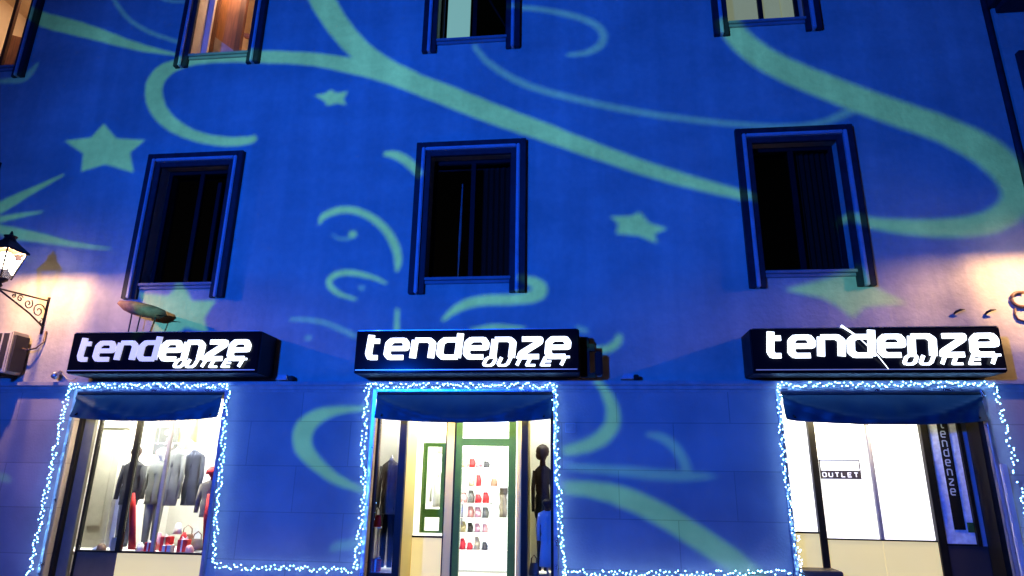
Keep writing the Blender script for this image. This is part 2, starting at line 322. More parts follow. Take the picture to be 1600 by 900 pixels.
# outlines of the light figures on the slide, in metres on the facade (x, z)
SLIDE_FIGURES = [
 (0,'s',[(-4.83,9.88),(-4.80,9.84),(-4.77,9.79),(-4.74,9.72),(-4.69,9.64),(-4.65,9.55),(-4.60,9.47),(-4.55,9.39),(-4.50,9.31),(-4.44,9.23),(-4.39,9.14),(-4.33,9.06),(-4.27,8.97),(-4.20,8.89),(-4.14,8.81),(-4.07,8.72),(-4.00,8.64),(-3.92,8.56),(-3.84,8.48),(-3.76,8.40),(-3.68,8.33),(-3.59,8.27),(-3.50,8.20),(-3.41,8.14),(-3.31,8.08),(-3.21,8.03),(-3.09,7.97),(-2.98,7.92),(-2.87,7.87),(-2.78,7.83),(-2.72,7.80)],[(-4.42,10.09),(-4.40,10.05),(-4.37,9.99),(-4.34,9.92),(-4.30,9.84),(-4.27,9.77),(-4.23,9.70),(-4.19,9.63),(-4.15,9.55),(-4.10,9.47),(-4.06,9.39),(-4.01,9.31),(-3.96,9.24),(-3.90,9.16),(-3.85,9.08),(-3.79,9.00),(-3.73,8.93),(-3.67,8.86),(-3.61,8.79),(-3.55,8.72),(-3.48,8.66),(-3.41,8.59),(-3.33,8.53),(-3.26,8.47),(-3.18,8.41),(-3.09,8.35),(-2.99,8.28),(-2.88,8.22),(-2.78,8.16),(-2.69,8.11),(-2.63,8.07)]),
 (0,'s',[(-5.39,7.06),(-5.40,7.05),(-5.41,7.04),(-5.42,7.04),(-5.44,7.03),(-5.46,7.03),(-5.48,7.03),(-5.53,7.03),(-5.58,7.03),(-5.65,7.03),(-5.72,7.03),(-5.79,7.03),(-5.86,7.04),(-5.94,7.05),(-6.03,7.07),(-6.12,7.08),(-6.20,7.10),(-6.29,7.13),(-6.37,7.16),(-6.46,7.19),(-6.54,7.23),(-6.62,7.28),(-6.70,7.33),(-6.77,7.38),(-6.84,7.43),(-6.90,7.48),(-6.95,7.53),(-7.00,7.59),(-7.04,7.64),(-7.08,7.69),(-7.11,7.74),(-7.13,7.80),(-7.16,7.85),(-7.18,7.91),(-7.20,7.97),(-7.21,8.02),(-7.21,8.06),(-7.21,8.10),(-7.21,8.14),(-7.20,8.18),(-7.18,8.22),(-7.16,8.26),(-7.13,8.30),(-7.10,8.33),(-7.07,8.36),(-7.02,8.39),(-6.97,8.42),(-6.91,8.44),(-6.84,8.47),(-6.76,8.48),(-6.67,8.50),(-6.58,8.51),(-6.48,8.51),(-6.37,8.52),(-6.26,8.52),(-6.14,8.51),(-6.00,8.51),(-5.86,8.50),(-5.72,8.48),(-5.57,8.47),(-5.43,8.46),(-5.30,8.44),(-5.16,8.43),(-5.02,8.42),(-4.88,8.40),(-4.75,8.38),(-4.62,8.36),(-4.50,8.34),(-4.39,8.31),(-4.27,8.28),(-4.16,8.25),(-4.05,8.21),(-3.94,8.18),(-3.82,8.14),(-3.72,8.11),(-3.61,8.08),(-3.50,8.04),(-3.39,8.00),(-3.27,7.95),(-3.14,7.90),(-2.99,7.83),(-2.84,7.76),(-2.69,7.69),(-2.54,7.61),(-2.39,7.54),(-2.25,7.47),(-2.11,7.40),(-1.97,7.33),(-1.82,7.26),(-1.68,7.19),(-1.53,7.12),(-1.37,7.05),(-1.22,6.98),(-1.06,6.92),(-0.91,6.85),(-0.75,6.79),(-0.59,6.72),(-0.43,6.65),(-0.26,6.58),(-0.09,6.50),(0.07,6.43),(0.24,6.36),(0.41,6.29),(0.57,6.22),(0.73,6.15),(0.89,6.08),(1.05,6.02),(1.21,5.96),(1.36,5.90),(1.51,5.85),(1.66,5.81),(1.80,5.76),(1.94,5.72),(2.07,5.68),(2.19,5.65),(2.31,5.61),(2.41,5.58),(2.52,5.56),(2.61,5.54),(2.68,5.52),(2.73,5.50)],[(-5.33,6.99),(-5.33,6.98),(-5.33,6.97),(-5.34,6.95),(-5.36,6.92),(-5.40,6.90),(-5.44,6.89),(-5.49,6.88),(-5.55,6.87),(-5.61,6.86),(-5.69,6.86),(-5.77,6.86),(-5.85,6.86),(-5.93,6.87),(-6.02,6.88),(-6.11,6.90),(-6.21,6.92),(-6.30,6.94),(-6.40,6.97),(-6.49,7.00),(-6.59,7.04),(-6.68,7.07),(-6.77,7.12),(-6.86,7.16),(-6.95,7.21),(-7.03,7.27),(-7.11,7.33),(-7.18,7.39),(-7.25,7.46),(-7.31,7.53),(-7.37,7.61),(-7.42,7.69),(-7.47,7.78),(-7.50,7.88),(-7.53,7.97),(-7.54,8.06),(-7.55,8.15),(-7.54,8.24),(-7.51,8.32),(-7.48,8.39),(-7.44,8.45),(-7.39,8.50),(-7.33,8.55),(-7.27,8.58),(-7.20,8.60),(-7.13,8.62),(-7.06,8.63),(-6.98,8.64),(-6.90,8.65),(-6.82,8.66),(-6.73,8.67),(-6.63,8.68),(-6.53,8.69),(-6.42,8.70),(-6.30,8.70),(-6.17,8.71),(-6.04,8.71),(-5.90,8.71),(-5.75,8.71),(-5.61,8.71),(-5.46,8.71),(-5.32,8.70),(-5.18,8.69),(-5.04,8.67),(-4.90,8.65),(-4.76,8.64),(-4.63,8.62),(-4.50,8.60),(-4.38,8.58),(-4.26,8.55),(-4.15,8.53),(-4.03,8.50),(-3.92,8.48),(-3.80,8.45),(-3.69,8.43),(-3.58,8.40),(-3.46,8.37),(-3.34,8.33),(-3.21,8.29),(-3.06,8.23),(-2.91,8.17),(-2.75,8.11),(-2.60,8.04),(-2.44,7.97),(-2.29,7.90),(-2.14,7.83),(-1.99,7.76),(-1.85,7.68),(-1.71,7.61),(-1.56,7.54),(-1.42,7.46),(-1.27,7.39),(-1.12,7.32),(-0.97,7.24),(-0.81,7.17),(-0.65,7.09),(-0.49,7.02),(-0.33,6.94),(-0.17,6.85),(0.00,6.77),(0.17,6.69),(0.33,6.61),(0.49,6.53),(0.65,6.46),(0.81,6.38),(0.97,6.31),(1.13,6.24),(1.28,6.18),(1.43,6.12),(1.57,6.06),(1.72,6.00),(1.86,5.95),(2.00,5.90),(2.12,5.85),(2.24,5.81),(2.35,5.76),(2.46,5.72),(2.55,5.68),(2.64,5.65),(2.71,5.62),(2.77,5.60)]),
 (0,'s',[(3.52,5.28),(3.56,5.27),(3.62,5.25),(3.69,5.24),(3.77,5.22),(3.84,5.20),(3.90,5.18),(3.95,5.16),(3.99,5.14),(4.03,5.12),(4.08,5.10),(4.14,5.09),(4.20,5.07),(4.28,5.05),(4.38,5.02),(4.48,5.00),(4.58,4.98),(4.68,4.97),(4.77,4.95),(4.86,4.94),(4.95,4.93),(5.04,4.93),(5.12,4.92),(5.21,4.92),(5.29,4.92),(5.37,4.92),(5.45,4.93),(5.52,4.93),(5.60,4.94),(5.68,4.95),(5.76,4.97),(5.84,5.00),(5.92,5.04),(6.00,5.08),(6.07,5.13),(6.15,5.20),(6.21,5.27),(6.27,5.36),(6.31,5.45),(6.34,5.55),(6.36,5.65),(6.36,5.76),(6.35,5.86),(6.32,5.96),(6.28,6.05),(6.24,6.14),(6.18,6.23),(6.12,6.31),(6.05,6.39),(5.97,6.46),(5.89,6.53),(5.80,6.60),(5.70,6.66),(5.60,6.72),(5.50,6.78),(5.39,6.85),(5.28,6.91),(5.16,6.96),(5.04,7.02),(4.93,7.08),(4.82,7.13),(4.72,7.18),(4.62,7.23),(4.52,7.28),(4.43,7.33),(4.33,7.38),(4.23,7.44),(4.11,7.50),(3.99,7.57),(3.87,7.64),(3.75,7.71),(3.63,7.77),(3.53,7.84),(3.43,7.90),(3.34,7.95),(3.26,8.01),(3.19,8.06),(3.12,8.11),(3.05,8.17),(2.99,8.23),(2.93,8.29),(2.87,8.35),(2.81,8.41),(2.77,8.48),(2.72,8.53),(2.69,8.59),(2.66,8.65),(2.63,8.71),(2.61,8.77),(2.59,8.83),(2.57,8.87)],[(3.54,5.37),(3.59,5.36),(3.65,5.35),(3.72,5.34),(3.79,5.33),(3.87,5.32),(3.94,5.30),(3.99,5.29),(4.04,5.28),(4.09,5.27),(4.13,5.26),(4.18,5.25),(4.25,5.24),(4.33,5.23),(4.42,5.22),(4.52,5.22),(4.63,5.21),(4.73,5.20),(4.82,5.20),(4.91,5.20),(5.00,5.20),(5.08,5.20),(5.16,5.21),(5.24,5.21),(5.32,5.22),(5.40,5.23),(5.47,5.24),(5.54,5.26),(5.60,5.27),(5.66,5.29),(5.71,5.32),(5.76,5.35),(5.81,5.38),(5.85,5.41),(5.89,5.45),(5.91,5.48),(5.92,5.50),(5.93,5.52),(5.93,5.54),(5.94,5.57),(5.94,5.60),(5.94,5.63),(5.93,5.66),(5.92,5.70),(5.90,5.75),(5.87,5.81),(5.83,5.88),(5.78,5.94),(5.73,6.00),(5.68,6.07),(5.61,6.13),(5.54,6.19),(5.46,6.26),(5.37,6.32),(5.29,6.39),(5.19,6.45),(5.09,6.50),(4.98,6.56),(4.86,6.62),(4.75,6.67),(4.64,6.73),(4.54,6.78),(4.44,6.83),(4.35,6.88),(4.25,6.93),(4.15,6.98),(4.05,7.04),(3.93,7.10),(3.81,7.17),(3.69,7.24),(3.57,7.31),(3.45,7.38),(3.34,7.45),(3.24,7.51),(3.15,7.57),(3.07,7.63),(2.98,7.69),(2.90,7.75),(2.83,7.81),(2.75,7.88),(2.68,7.95),(2.61,8.03),(2.55,8.10),(2.49,8.18),(2.44,8.26),(2.39,8.34),(2.35,8.43),(2.32,8.51),(2.29,8.58),(2.27,8.64),(2.26,8.68)]),
 (1,'s',[(-1.75,8.55),(-1.73,8.51),(-1.71,8.46),(-1.67,8.40),(-1.63,8.34),(-1.58,8.27),(-1.53,8.20),(-1.47,8.14),(-1.40,8.08),(-1.33,8.01),(-1.25,7.95),(-1.17,7.89),(-1.09,7.83),(-1.01,7.78),(-0.94,7.74),(-0.86,7.69),(-0.77,7.65),(-0.67,7.61),(-0.56,7.56),(-0.41,7.50),(-0.25,7.45),(-0.07,7.39),(0.11,7.33),(0.29,7.27),(0.46,7.22),(0.63,7.17),(0.79,7.13),(0.96,7.09),(1.12,7.05),(1.28,7.01),(1.44,6.98),(1.61,6.95),(1.77,6.91),(1.94,6.88),(2.10,6.86),(2.25,6.83),(2.40,6.81),(2.54,6.79),(2.67,6.77),(2.79,6.76),(2.92,6.74),(3.03,6.73),(3.15,6.73),(3.25,6.73),(3.35,6.73),(3.44,6.73),(3.54,6.74),(3.63,6.76),(3.72,6.78),(3.82,6.81),(3.93,6.85),(4.03,6.90),(4.13,6.94),(4.21,6.98),(4.27,7.01)],[(-1.69,8.60),(-1.67,8.56),(-1.64,8.51),(-1.60,8.46),(-1.56,8.40),(-1.52,8.34),(-1.47,8.28),(-1.41,8.23),(-1.34,8.17),(-1.27,8.11),(-1.20,8.05),(-1.12,7.99),(-1.04,7.94),(-0.97,7.89),(-0.89,7.85),(-0.82,7.80),(-0.74,7.76),(-0.64,7.72),(-0.53,7.67),(-0.39,7.62),(-0.22,7.56),(-0.05,7.50),(0.13,7.44),(0.31,7.38),(0.49,7.33),(0.65,7.28),(0.81,7.24),(0.98,7.19),(1.14,7.15),(1.30,7.11),(1.46,7.08),(1.62,7.04),(1.79,7.01),(1.95,6.98),(2.11,6.95),(2.27,6.92),(2.41,6.90),(2.55,6.88),(2.68,6.86),(2.81,6.84),(2.93,6.83),(3.04,6.82),(3.15,6.82),(3.26,6.82),(3.35,6.82),(3.44,6.83),(3.53,6.84),(3.62,6.86),(3.71,6.88),(3.80,6.92),(3.90,6.97),(4.00,7.02),(4.09,7.07),(4.17,7.12),(4.23,7.15)]),
 (1,'s',[(-1.19,9.24),(-1.15,9.24),(-1.08,9.23),(-1.00,9.22),(-0.92,9.21),(-0.84,9.20),(-0.76,9.19),(-0.69,9.17),(-0.62,9.16),(-0.55,9.14),(-0.48,9.12),(-0.41,9.10),(-0.33,9.07),(-0.25,9.04),(-0.17,9.01),(-0.09,8.98),(-0.00,8.95),(0.07,8.91),(0.13,8.88),(0.19,8.84),(0.24,8.81),(0.28,8.77),(0.32,8.73),(0.34,8.70),(0.36,8.66),(0.37,8.63),(0.38,8.60),(0.38,8.57),(0.37,8.55),(0.36,8.52),(0.35,8.49),(0.34,8.47),(0.31,8.44),(0.28,8.42),(0.24,8.39),(0.20,8.37),(0.16,8.35),(0.11,8.33),(0.05,8.32),(-0.02,8.31),(-0.08,8.31),(-0.14,8.30),(-0.17,8.30)],[(-1.19,9.32),(-1.15,9.32),(-1.08,9.31),(-1.00,9.30),(-0.92,9.30),(-0.83,9.29),(-0.75,9.28),(-0.68,9.26),(-0.61,9.25),(-0.54,9.23),(-0.46,9.21),(-0.39,9.19),(-0.32,9.17),(-0.24,9.15),(-0.15,9.12),(-0.06,9.09),(0.02,9.05),(0.10,9.02),(0.17,8.98),(0.23,8.95),(0.29,8.91),(0.34,8.87),(0.39,8.83),(0.43,8.78),(0.46,8.73),(0.48,8.68),(0.50,8.62),(0.50,8.56),(0.49,8.51),(0.48,8.45),(0.45,8.41),(0.42,8.36),(0.38,8.33),(0.34,8.30),(0.29,8.28),(0.24,8.26),(0.18,8.24),(0.12,8.23),(0.06,8.23),(-0.01,8.23),(-0.08,8.23),(-0.13,8.24),(-0.17,8.24)]),
 (0,'s',[(-10.32,9.79),(-10.27,9.76),(-10.19,9.71),(-10.10,9.66),(-10.00,9.60),(-9.90,9.54),(-9.79,9.50),(-9.70,9.46),(-9.60,9.42),(-9.51,9.40),(-9.41,9.37),(-9.32,9.34),(-9.23,9.31),(-9.13,9.28),(-9.03,9.25),(-8.93,9.22),(-8.83,9.19),(-8.72,9.15),(-8.61,9.12),(-8.50,9.08),(-8.38,9.04),(-8.25,9.00),(-8.12,8.96),(-7.99,8.92),(-7.86,8.88),(-7.72,8.84),(-7.56,8.81),(-7.40,8.78),(-7.26,8.75),(-7.13,8.73),(-7.04,8.71)],[(-10.29,10.02),(-10.23,10.00),(-10.15,9.96),(-10.06,9.92),(-9.96,9.88),(-9.86,9.84),(-9.77,9.80),(-9.69,9.78),(-9.60,9.75),(-9.51,9.72),(-9.42,9.69),(-9.32,9.66),(-9.22,9.62),(-9.12,9.59),(-9.02,9.55),(-8.92,9.50),(-8.81,9.46),(-8.71,9.42),(-8.59,9.37),(-8.48,9.31),(-8.35,9.26),(-8.23,9.20),(-8.11,9.14),(-7.98,9.09),(-7.85,9.04),(-7.71,8.98),(-7.56,8.93),(-7.40,8.87),(-7.26,8.82),(-7.13,8.78),(-7.04,8.75)]),
 (1,'s',[(-8.60,10.08),(-8.59,10.06),(-8.56,10.02),(-8.53,9.97),(-8.50,9.92),(-8.46,9.87),(-8.42,9.82),(-8.38,9.77),(-8.33,9.71),(-8.29,9.66),(-8.23,9.60),(-8.17,9.55),(-8.11,9.49),(-8.04,9.44),(-7.97,9.39),(-7.90,9.34),(-7.83,9.30),(-7.74,9.25),(-7.66,9.20),(-7.56,9.16),(-7.45,9.11),(-7.33,9.07),(-7.23,9.02),(-7.13,8.99),(-7.07,8.96)],[(-8.55,10.11),(-8.53,10.09),(-8.51,10.05),(-8.48,10.01),(-8.45,9.96),(-8.41,9.91),(-8.37,9.87),(-8.33,9.82),(-8.28,9.76),(-8.24,9.71),(-8.19,9.66),(-8.13,9.60),(-8.08,9.55),(-8.01,9.51),(-7.95,9.46),(-7.88,9.41),(-7.80,9.37),(-7.73,9.32),(-7.64,9.28),(-7.55,9.23),(-7.44,9.18),(-7.33,9.14),(-7.22,9.09),(-7.13,9.06),(-7.06,9.03)]),
 (1,'s',[(-7.69,10.02),(-7.67,10.00),(-7.64,9.98),(-7.60,9.96),(-7.55,9.94),(-7.50,9.91),(-7.45,9.90),(-7.39,9.88),(-7.32,9.87),(-7.25,9.86),(-7.19,9.86),(-7.13,9.85),(-7.09,9.85)],[(-7.68,10.07),(-7.66,10.05),(-7.62,10.03),(-7.59,10.01),(-7.54,9.99),(-7.50,9.97),(-7.45,9.95),(-7.40,9.94),(-7.33,9.92),(-7.26,9.91),(-7.19,9.90),(-7.13,9.89),(-7.09,9.89)]),
 (0,'s',[(-3.13,6.56),(-3.10,6.55),(-3.07,6.55),(-3.03,6.53),(-3.00,6.52),(-2.96,6.50),(-2.93,6.49),(-2.90,6.47),(-2.87,6.45),(-2.84,6.43),(-2.81,6.41),(-2.77,6.38),(-2.74,6.35),(-2.70,6.31),(-2.65,6.27),(-2.61,6.22),(-2.56,6.17),(-2.52,6.13),(-2.49,6.10)],[(-3.13,6.64),(-3.10,6.64),(-3.07,6.64),(-3.03,6.65),(-2.99,6.65),(-2.94,6.64),(-2.89,6.63),(-2.85,6.61),(-2.81,6.59),(-2.77,6.57),(-2.73,6.54),(-2.69,6.51),(-2.65,6.47),(-2.60,6.43),(-2.55,6.37),(-2.51,6.32),(-2.46,6.26),(-2.43,6.22),(-2.40,6.19)]),
 (0,'s',[(-4.06,5.40),(-4.05,5.42),(-4.05,5.44),(-4.04,5.45),(-4.03,5.47),(-4.03,5.48),(-4.01,5.49),(-3.99,5.50),(-3.97,5.51),(-3.94,5.53),(-3.90,5.54),(-3.86,5.55),(-3.83,5.56),(-3.79,5.57),(-3.75,5.58),(-3.71,5.58),(-3.67,5.58),(-3.63,5.58),(-3.58,5.57),(-3.53,5.56),(-3.48,5.54),(-3.42,5.52),(-3.36,5.49),(-3.31,5.46),(-3.26,5.43),(-3.21,5.39),(-3.17,5.36),(-3.13,5.32),(-3.09,5.28),(-3.05,5.24),(-3.02,5.20),(-2.99,5.15),(-2.96,5.11),(-2.94,5.06),(-2.91,5.01),(-2.89,4.97),(-2.88,4.93),(-2.86,4.89),(-2.85,4.86),(-2.84,4.83),(-2.84,4.80),(-2.83,4.77),(-2.83,4.74),(-2.82,4.72),(-2.82,4.69),(-2.81,4.66),(-2.81,4.64),(-2.81,4.62),(-2.81,4.60)],[(-4.10,5.41),(-4.10,5.43),(-4.11,5.45),(-4.11,5.47),(-4.11,5.50),(-4.10,5.53),(-4.08,5.57),(-4.06,5.59),(-4.03,5.61),(-3.99,5.63),(-3.95,5.65),(-3.91,5.67),(-3.87,5.68),(-3.83,5.69),(-3.78,5.70),(-3.73,5.70),(-3.68,5.70),(-3.63,5.70),(-3.57,5.69),(-3.51,5.68),(-3.45,5.66),(-3.39,5.63),(-3.32,5.60),(-3.26,5.57),(-3.20,5.53),(-3.15,5.50),(-3.10,5.46),(-3.05,5.41),(-3.00,5.37),(-2.96,5.32),(-2.92,5.28),(-2.88,5.22),(-2.85,5.17),(-2.82,5.12),(-2.79,5.06),(-2.77,5.01),(-2.75,4.97),(-2.74,4.92),(-2.73,4.88),(-2.72,4.84),(-2.72,4.80),(-2.71,4.77),(-2.72,4.74),(-2.72,4.70),(-2.73,4.67),(-2.74,4.64),(-2.75,4.62),(-2.76,4.60),(-2.77,4.59)]),
 (1,'s',[(-3.88,5.22),(-3.86,5.21),(-3.85,5.20),(-3.82,5.18),(-3.80,5.16),(-3.77,5.14),(-3.74,5.13),(-3.72,5.12),(-3.69,5.12),(-3.66,5.12),(-3.63,5.12),(-3.60,5.12),(-3.58,5.12),(-3.55,5.13),(-3.53,5.14),(-3.52,5.16),(-3.51,5.17),(-3.50,5.18),(-3.49,5.19)],[(-3.87,5.24),(-3.85,5.23),(-3.83,5.22),(-3.81,5.20),(-3.78,5.19),(-3.76,5.18),(-3.74,5.17),(-3.71,5.17),(-3.69,5.17),(-3.66,5.16),(-3.64,5.17),(-3.61,5.17),(-3.60,5.17),(-3.58,5.18),(-3.57,5.19),(-3.56,5.20),(-3.56,5.21),(-3.55,5.22),(-3.54,5.23)]),
 (0,'s',[(-2.92,4.42),(-2.94,4.43),(-2.97,4.45),(-3.01,4.47),(-3.05,4.50),(-3.10,4.52),(-3.15,4.54),(-3.20,4.56),(-3.26,4.58),(-3.33,4.60),(-3.40,4.62),(-3.46,4.63),(-3.52,4.64),(-3.57,4.64),(-3.62,4.64),(-3.67,4.63),(-3.71,4.62),(-3.75,4.61),(-3.78,4.60),(-3.81,4.58),(-3.84,4.55),(-3.86,4.52),(-3.88,4.49),(-3.88,4.45),(-3.88,4.42),(-3.86,4.38),(-3.84,4.34),(-3.81,4.31),(-3.77,4.28),(-3.74,4.26),(-3.69,4.23),(-3.64,4.21),(-3.58,4.19),(-3.52,4.18),(-3.46,4.16),(-3.41,4.15),(-3.38,4.15)],[(-2.93,4.39),(-2.96,4.40),(-2.99,4.41),(-3.03,4.43),(-3.07,4.45),(-3.12,4.46),(-3.16,4.48),(-3.22,4.49),(-3.28,4.50),(-3.34,4.52),(-3.40,4.53),(-3.46,4.54),(-3.51,4.54),(-3.56,4.55),(-3.60,4.54),(-3.64,4.54),(-3.68,4.53),(-3.71,4.52),(-3.73,4.51),(-3.75,4.50),(-3.77,4.48),(-3.78,4.47),(-3.79,4.45),(-3.79,4.44),(-3.79,4.43),(-3.78,4.42),(-3.77,4.40),(-3.75,4.37),(-3.72,4.35),(-3.69,4.32),(-3.66,4.30),(-3.62,4.28),(-3.57,4.25),(-3.51,4.23),(-3.46,4.21),(-3.41,4.19),(-3.37,4.18)]),
 (0,'s',[(-2.76,4.01),(-2.76,4.00),(-2.76,3.97),(-2.76,3.94),(-2.76,3.91),(-2.76,3.87),(-2.76,3.84),(-2.76,3.79),(-2.76,3.74),(-2.76,3.68),(-2.75,3.62),(-2.75,3.58),(-2.75,3.54)],[(-2.71,4.01),(-2.71,3.99),(-2.71,3.97),(-2.70,3.94),(-2.70,3.91),(-2.70,3.87),(-2.70,3.83),(-2.69,3.79),(-2.69,3.73),(-2.68,3.68),(-2.68,3.62),(-2.68,3.58),(-2.67,3.54)]),
 (1,'s',[(-4.39,3.85),(-4.36,3.84),(-4.31,3.84),(-4.25,3.84),(-4.19,3.83),(-4.12,3.83),(-4.07,3.82),(-4.02,3.81),(-3.97,3.80),(-3.92,3.79),(-3.88,3.78),(-3.83,3.77),(-3.77,3.75),(-3.70,3.72),(-3.62,3.68),(-3.54,3.65),(-3.46,3.61),(-3.40,3.58),(-3.35,3.55)],[(-4.40,3.89),(-4.36,3.89),(-4.31,3.89),(-4.25,3.89),(-4.19,3.89),(-4.13,3.89),(-4.07,3.88),(-4.02,3.87),(-3.97,3.87),(-3.92,3.86),(-3.87,3.85),(-3.81,3.83),(-3.75,3.81),(-3.68,3.78),(-3.60,3.75),(-3.52,3.71),(-3.44,3.68),(-3.37,3.64),(-3.32,3.62)]),
 (0,'s',[(-0.88,4.40),(-0.86,4.38),(-0.83,4.37),(-0.80,4.35),(-0.77,4.33),(-0.74,4.31),(-0.72,4.29),(-0.71,4.28),(-0.70,4.26),(-0.69,4.25),(-0.68,4.24),(-0.69,4.25),(-0.69,4.27),(-0.69,4.30),(-0.68,4.30),(-0.69,4.29),(-0.70,4.28),(-0.72,4.27),(-0.74,4.26),(-0.77,4.25),(-0.81,4.24),(-0.86,4.22),(-0.91,4.21),(-0.97,4.21),(-1.02,4.20),(-1.07,4.20),(-1.13,4.20),(-1.18,4.20),(-1.24,4.20),(-1.30,4.20),(-1.35,4.20),(-1.41,4.19),(-1.47,4.19),(-1.52,4.18),(-1.58,4.17),(-1.63,4.16),(-1.68,4.14),(-1.73,4.13),(-1.77,4.10),(-1.81,4.08),(-1.85,4.06),(-1.89,4.03),(-1.92,4.00),(-1.95,3.97),(-1.98,3.94),(-2.00,3.91),(-2.03,3.87),(-2.04,3.85),(-2.06,3.83)],[(-0.87,4.47),(-0.84,4.47),(-0.81,4.47),(-0.77,4.47),(-0.73,4.47),(-0.69,4.46),(-0.65,4.45),(-0.61,4.43),(-0.58,4.41),(-0.55,4.39),(-0.52,4.36),(-0.50,4.31),(-0.49,4.25),(-0.51,4.19),(-0.53,4.15),(-0.56,4.12),(-0.60,4.10),(-0.64,4.09),(-0.68,4.07),(-0.73,4.06),(-0.78,4.06),(-0.84,4.05),(-0.89,4.05),(-0.95,4.05),(-1.01,4.04),(-1.06,4.04),(-1.12,4.04),(-1.18,4.04),(-1.23,4.04),(-1.29,4.04),(-1.34,4.04),(-1.39,4.04),(-1.44,4.03),(-1.50,4.03),(-1.55,4.02),(-1.59,4.01),(-1.64,4.00),(-1.68,3.99),(-1.71,3.98),(-1.75,3.96),(-1.79,3.95),(-1.82,3.93),(-1.85,3.91),(-1.89,3.90),(-1.92,3.88),(-1.95,3.85),(-1.98,3.83),(-2.01,3.81),(-2.03,3.80)]),
 (0,'s',[(-1.61,3.62),(-1.57,3.63),(-1.51,3.64),(-1.45,3.65),(-1.38,3.66),(-1.31,3.66),(-1.24,3.67),(-1.17,3.67),(-1.09,3.66),(-1.01,3.66),(-0.93,3.66),(-0.87,3.65),(-0.82,3.65)],[(-1.62,3.69),(-1.58,3.70),(-1.53,3.71),(-1.46,3.72),(-1.39,3.74),(-1.32,3.75),(-1.24,3.75),(-1.17,3.75),(-1.09,3.74),(-1.01,3.73),(-0.93,3.72),(-0.87,3.71),(-0.82,3.70)]),
 (0,'s',[(0.50,3.59),(0.49,3.58),(0.48,3.56),(0.48,3.54),(0.47,3.52),(0.46,3.51),(0.45,3.50),(0.43,3.49),(0.42,3.47),(0.40,3.46),(0.39,3.45),(0.37,3.44),(0.35,3.43),(0.32,3.42),(0.28,3.42),(0.24,3.41),(0.20,3.41),(0.16,3.41),(0.13,3.41)],[(0.56,3.58),(0.56,3.57),(0.56,3.55),(0.56,3.52),(0.55,3.49),(0.55,3.46),(0.53,3.43),(0.51,3.41),(0.49,3.39),(0.47,3.37),(0.44,3.35),(0.41,3.34),(0.37,3.32),(0.33,3.32),(0.29,3.31),(0.24,3.31),(0.20,3.31),(0.16,3.31),(0.14,3.31)]),
 (1,'s',[(-0.10,3.65),(-0.08,3.64),(-0.05,3.63),(-0.02,3.62),(0.02,3.61),(0.05,3.60),(0.07,3.59)],[(-0.07,3.72),(-0.05,3.72),(-0.02,3.71),(0.01,3.69),(0.04,3.68),(0.07,3.67),(0.09,3.66)]),
 (0,'s',[(-3.08,2.57),(-3.13,2.57),(-3.19,2.57),(-3.27,2.57),(-3.35,2.57),(-3.44,2.57),(-3.51,2.57),(-3.57,2.56),(-3.63,2.56),(-3.68,2.55),(-3.74,2.55),(-3.80,2.53),(-3.85,2.52),(-3.90,2.49),(-3.95,2.47),(-4.00,2.44),(-4.04,2.40),(-4.09,2.36),(-4.12,2.31),(-4.14,2.25),(-4.15,2.19),(-4.15,2.13),(-4.14,2.07),(-4.12,2.01),(-4.10,1.95),(-4.06,1.90),(-4.02,1.85),(-3.97,1.81),(-3.92,1.77),(-3.87,1.73),(-3.82,1.70),(-3.77,1.66),(-3.71,1.63),(-3.65,1.59),(-3.59,1.55),(-3.52,1.52),(-3.45,1.49),(-3.37,1.46),(-3.29,1.44),(-3.20,1.42),(-3.13,1.40),(-3.06,1.39),(-3.01,1.38)],[(-3.07,2.51),(-3.12,2.50),(-3.18,2.49),(-3.26,2.49),(-3.34,2.48),(-3.41,2.46),(-3.48,2.45),(-3.53,2.44),(-3.58,2.42),(-3.63,2.40),(-3.67,2.38),(-3.70,2.36),(-3.73,2.34),(-3.76,2.31),(-3.79,2.29),(-3.81,2.26),(-3.83,2.23),(-3.84,2.21),(-3.85,2.19),(-3.85,2.16),(-3.86,2.14),(-3.86,2.11),(-3.86,2.09),(-3.85,2.06),(-3.85,2.04),(-3.84,2.01),(-3.82,1.99),(-3.80,1.95),(-3.77,1.92),(-3.74,1.88),(-3.70,1.84),(-3.65,1.80),(-3.61,1.76),(-3.55,1.72),(-3.50,1.68),(-3.45,1.64),(-3.39,1.61),(-3.33,1.58),(-3.25,1.54),(-3.18,1.50),(-3.10,1.47),(-3.04,1.45),(-3.00,1.43)]),
 (1,'s',[(-3.43,0.61),(-3.41,0.61),(-3.39,0.62),(-3.36,0.63),(-3.33,0.63),(-3.29,0.64),(-3.26,0.65),(-3.21,0.65),(-3.15,0.66),(-3.09,0.67),(-3.03,0.67),(-2.98,0.68),(-2.94,0.68)],[(-3.47,0.66),(-3.45,0.67),(-3.44,0.69),(-3.41,0.71),(-3.38,0.73),(-3.34,0.75),(-3.30,0.76),(-3.24,0.77),(-3.18,0.78),(-3.12,0.79),(-3.05,0.80),(-3.00,0.80),(-2.96,0.80)]),
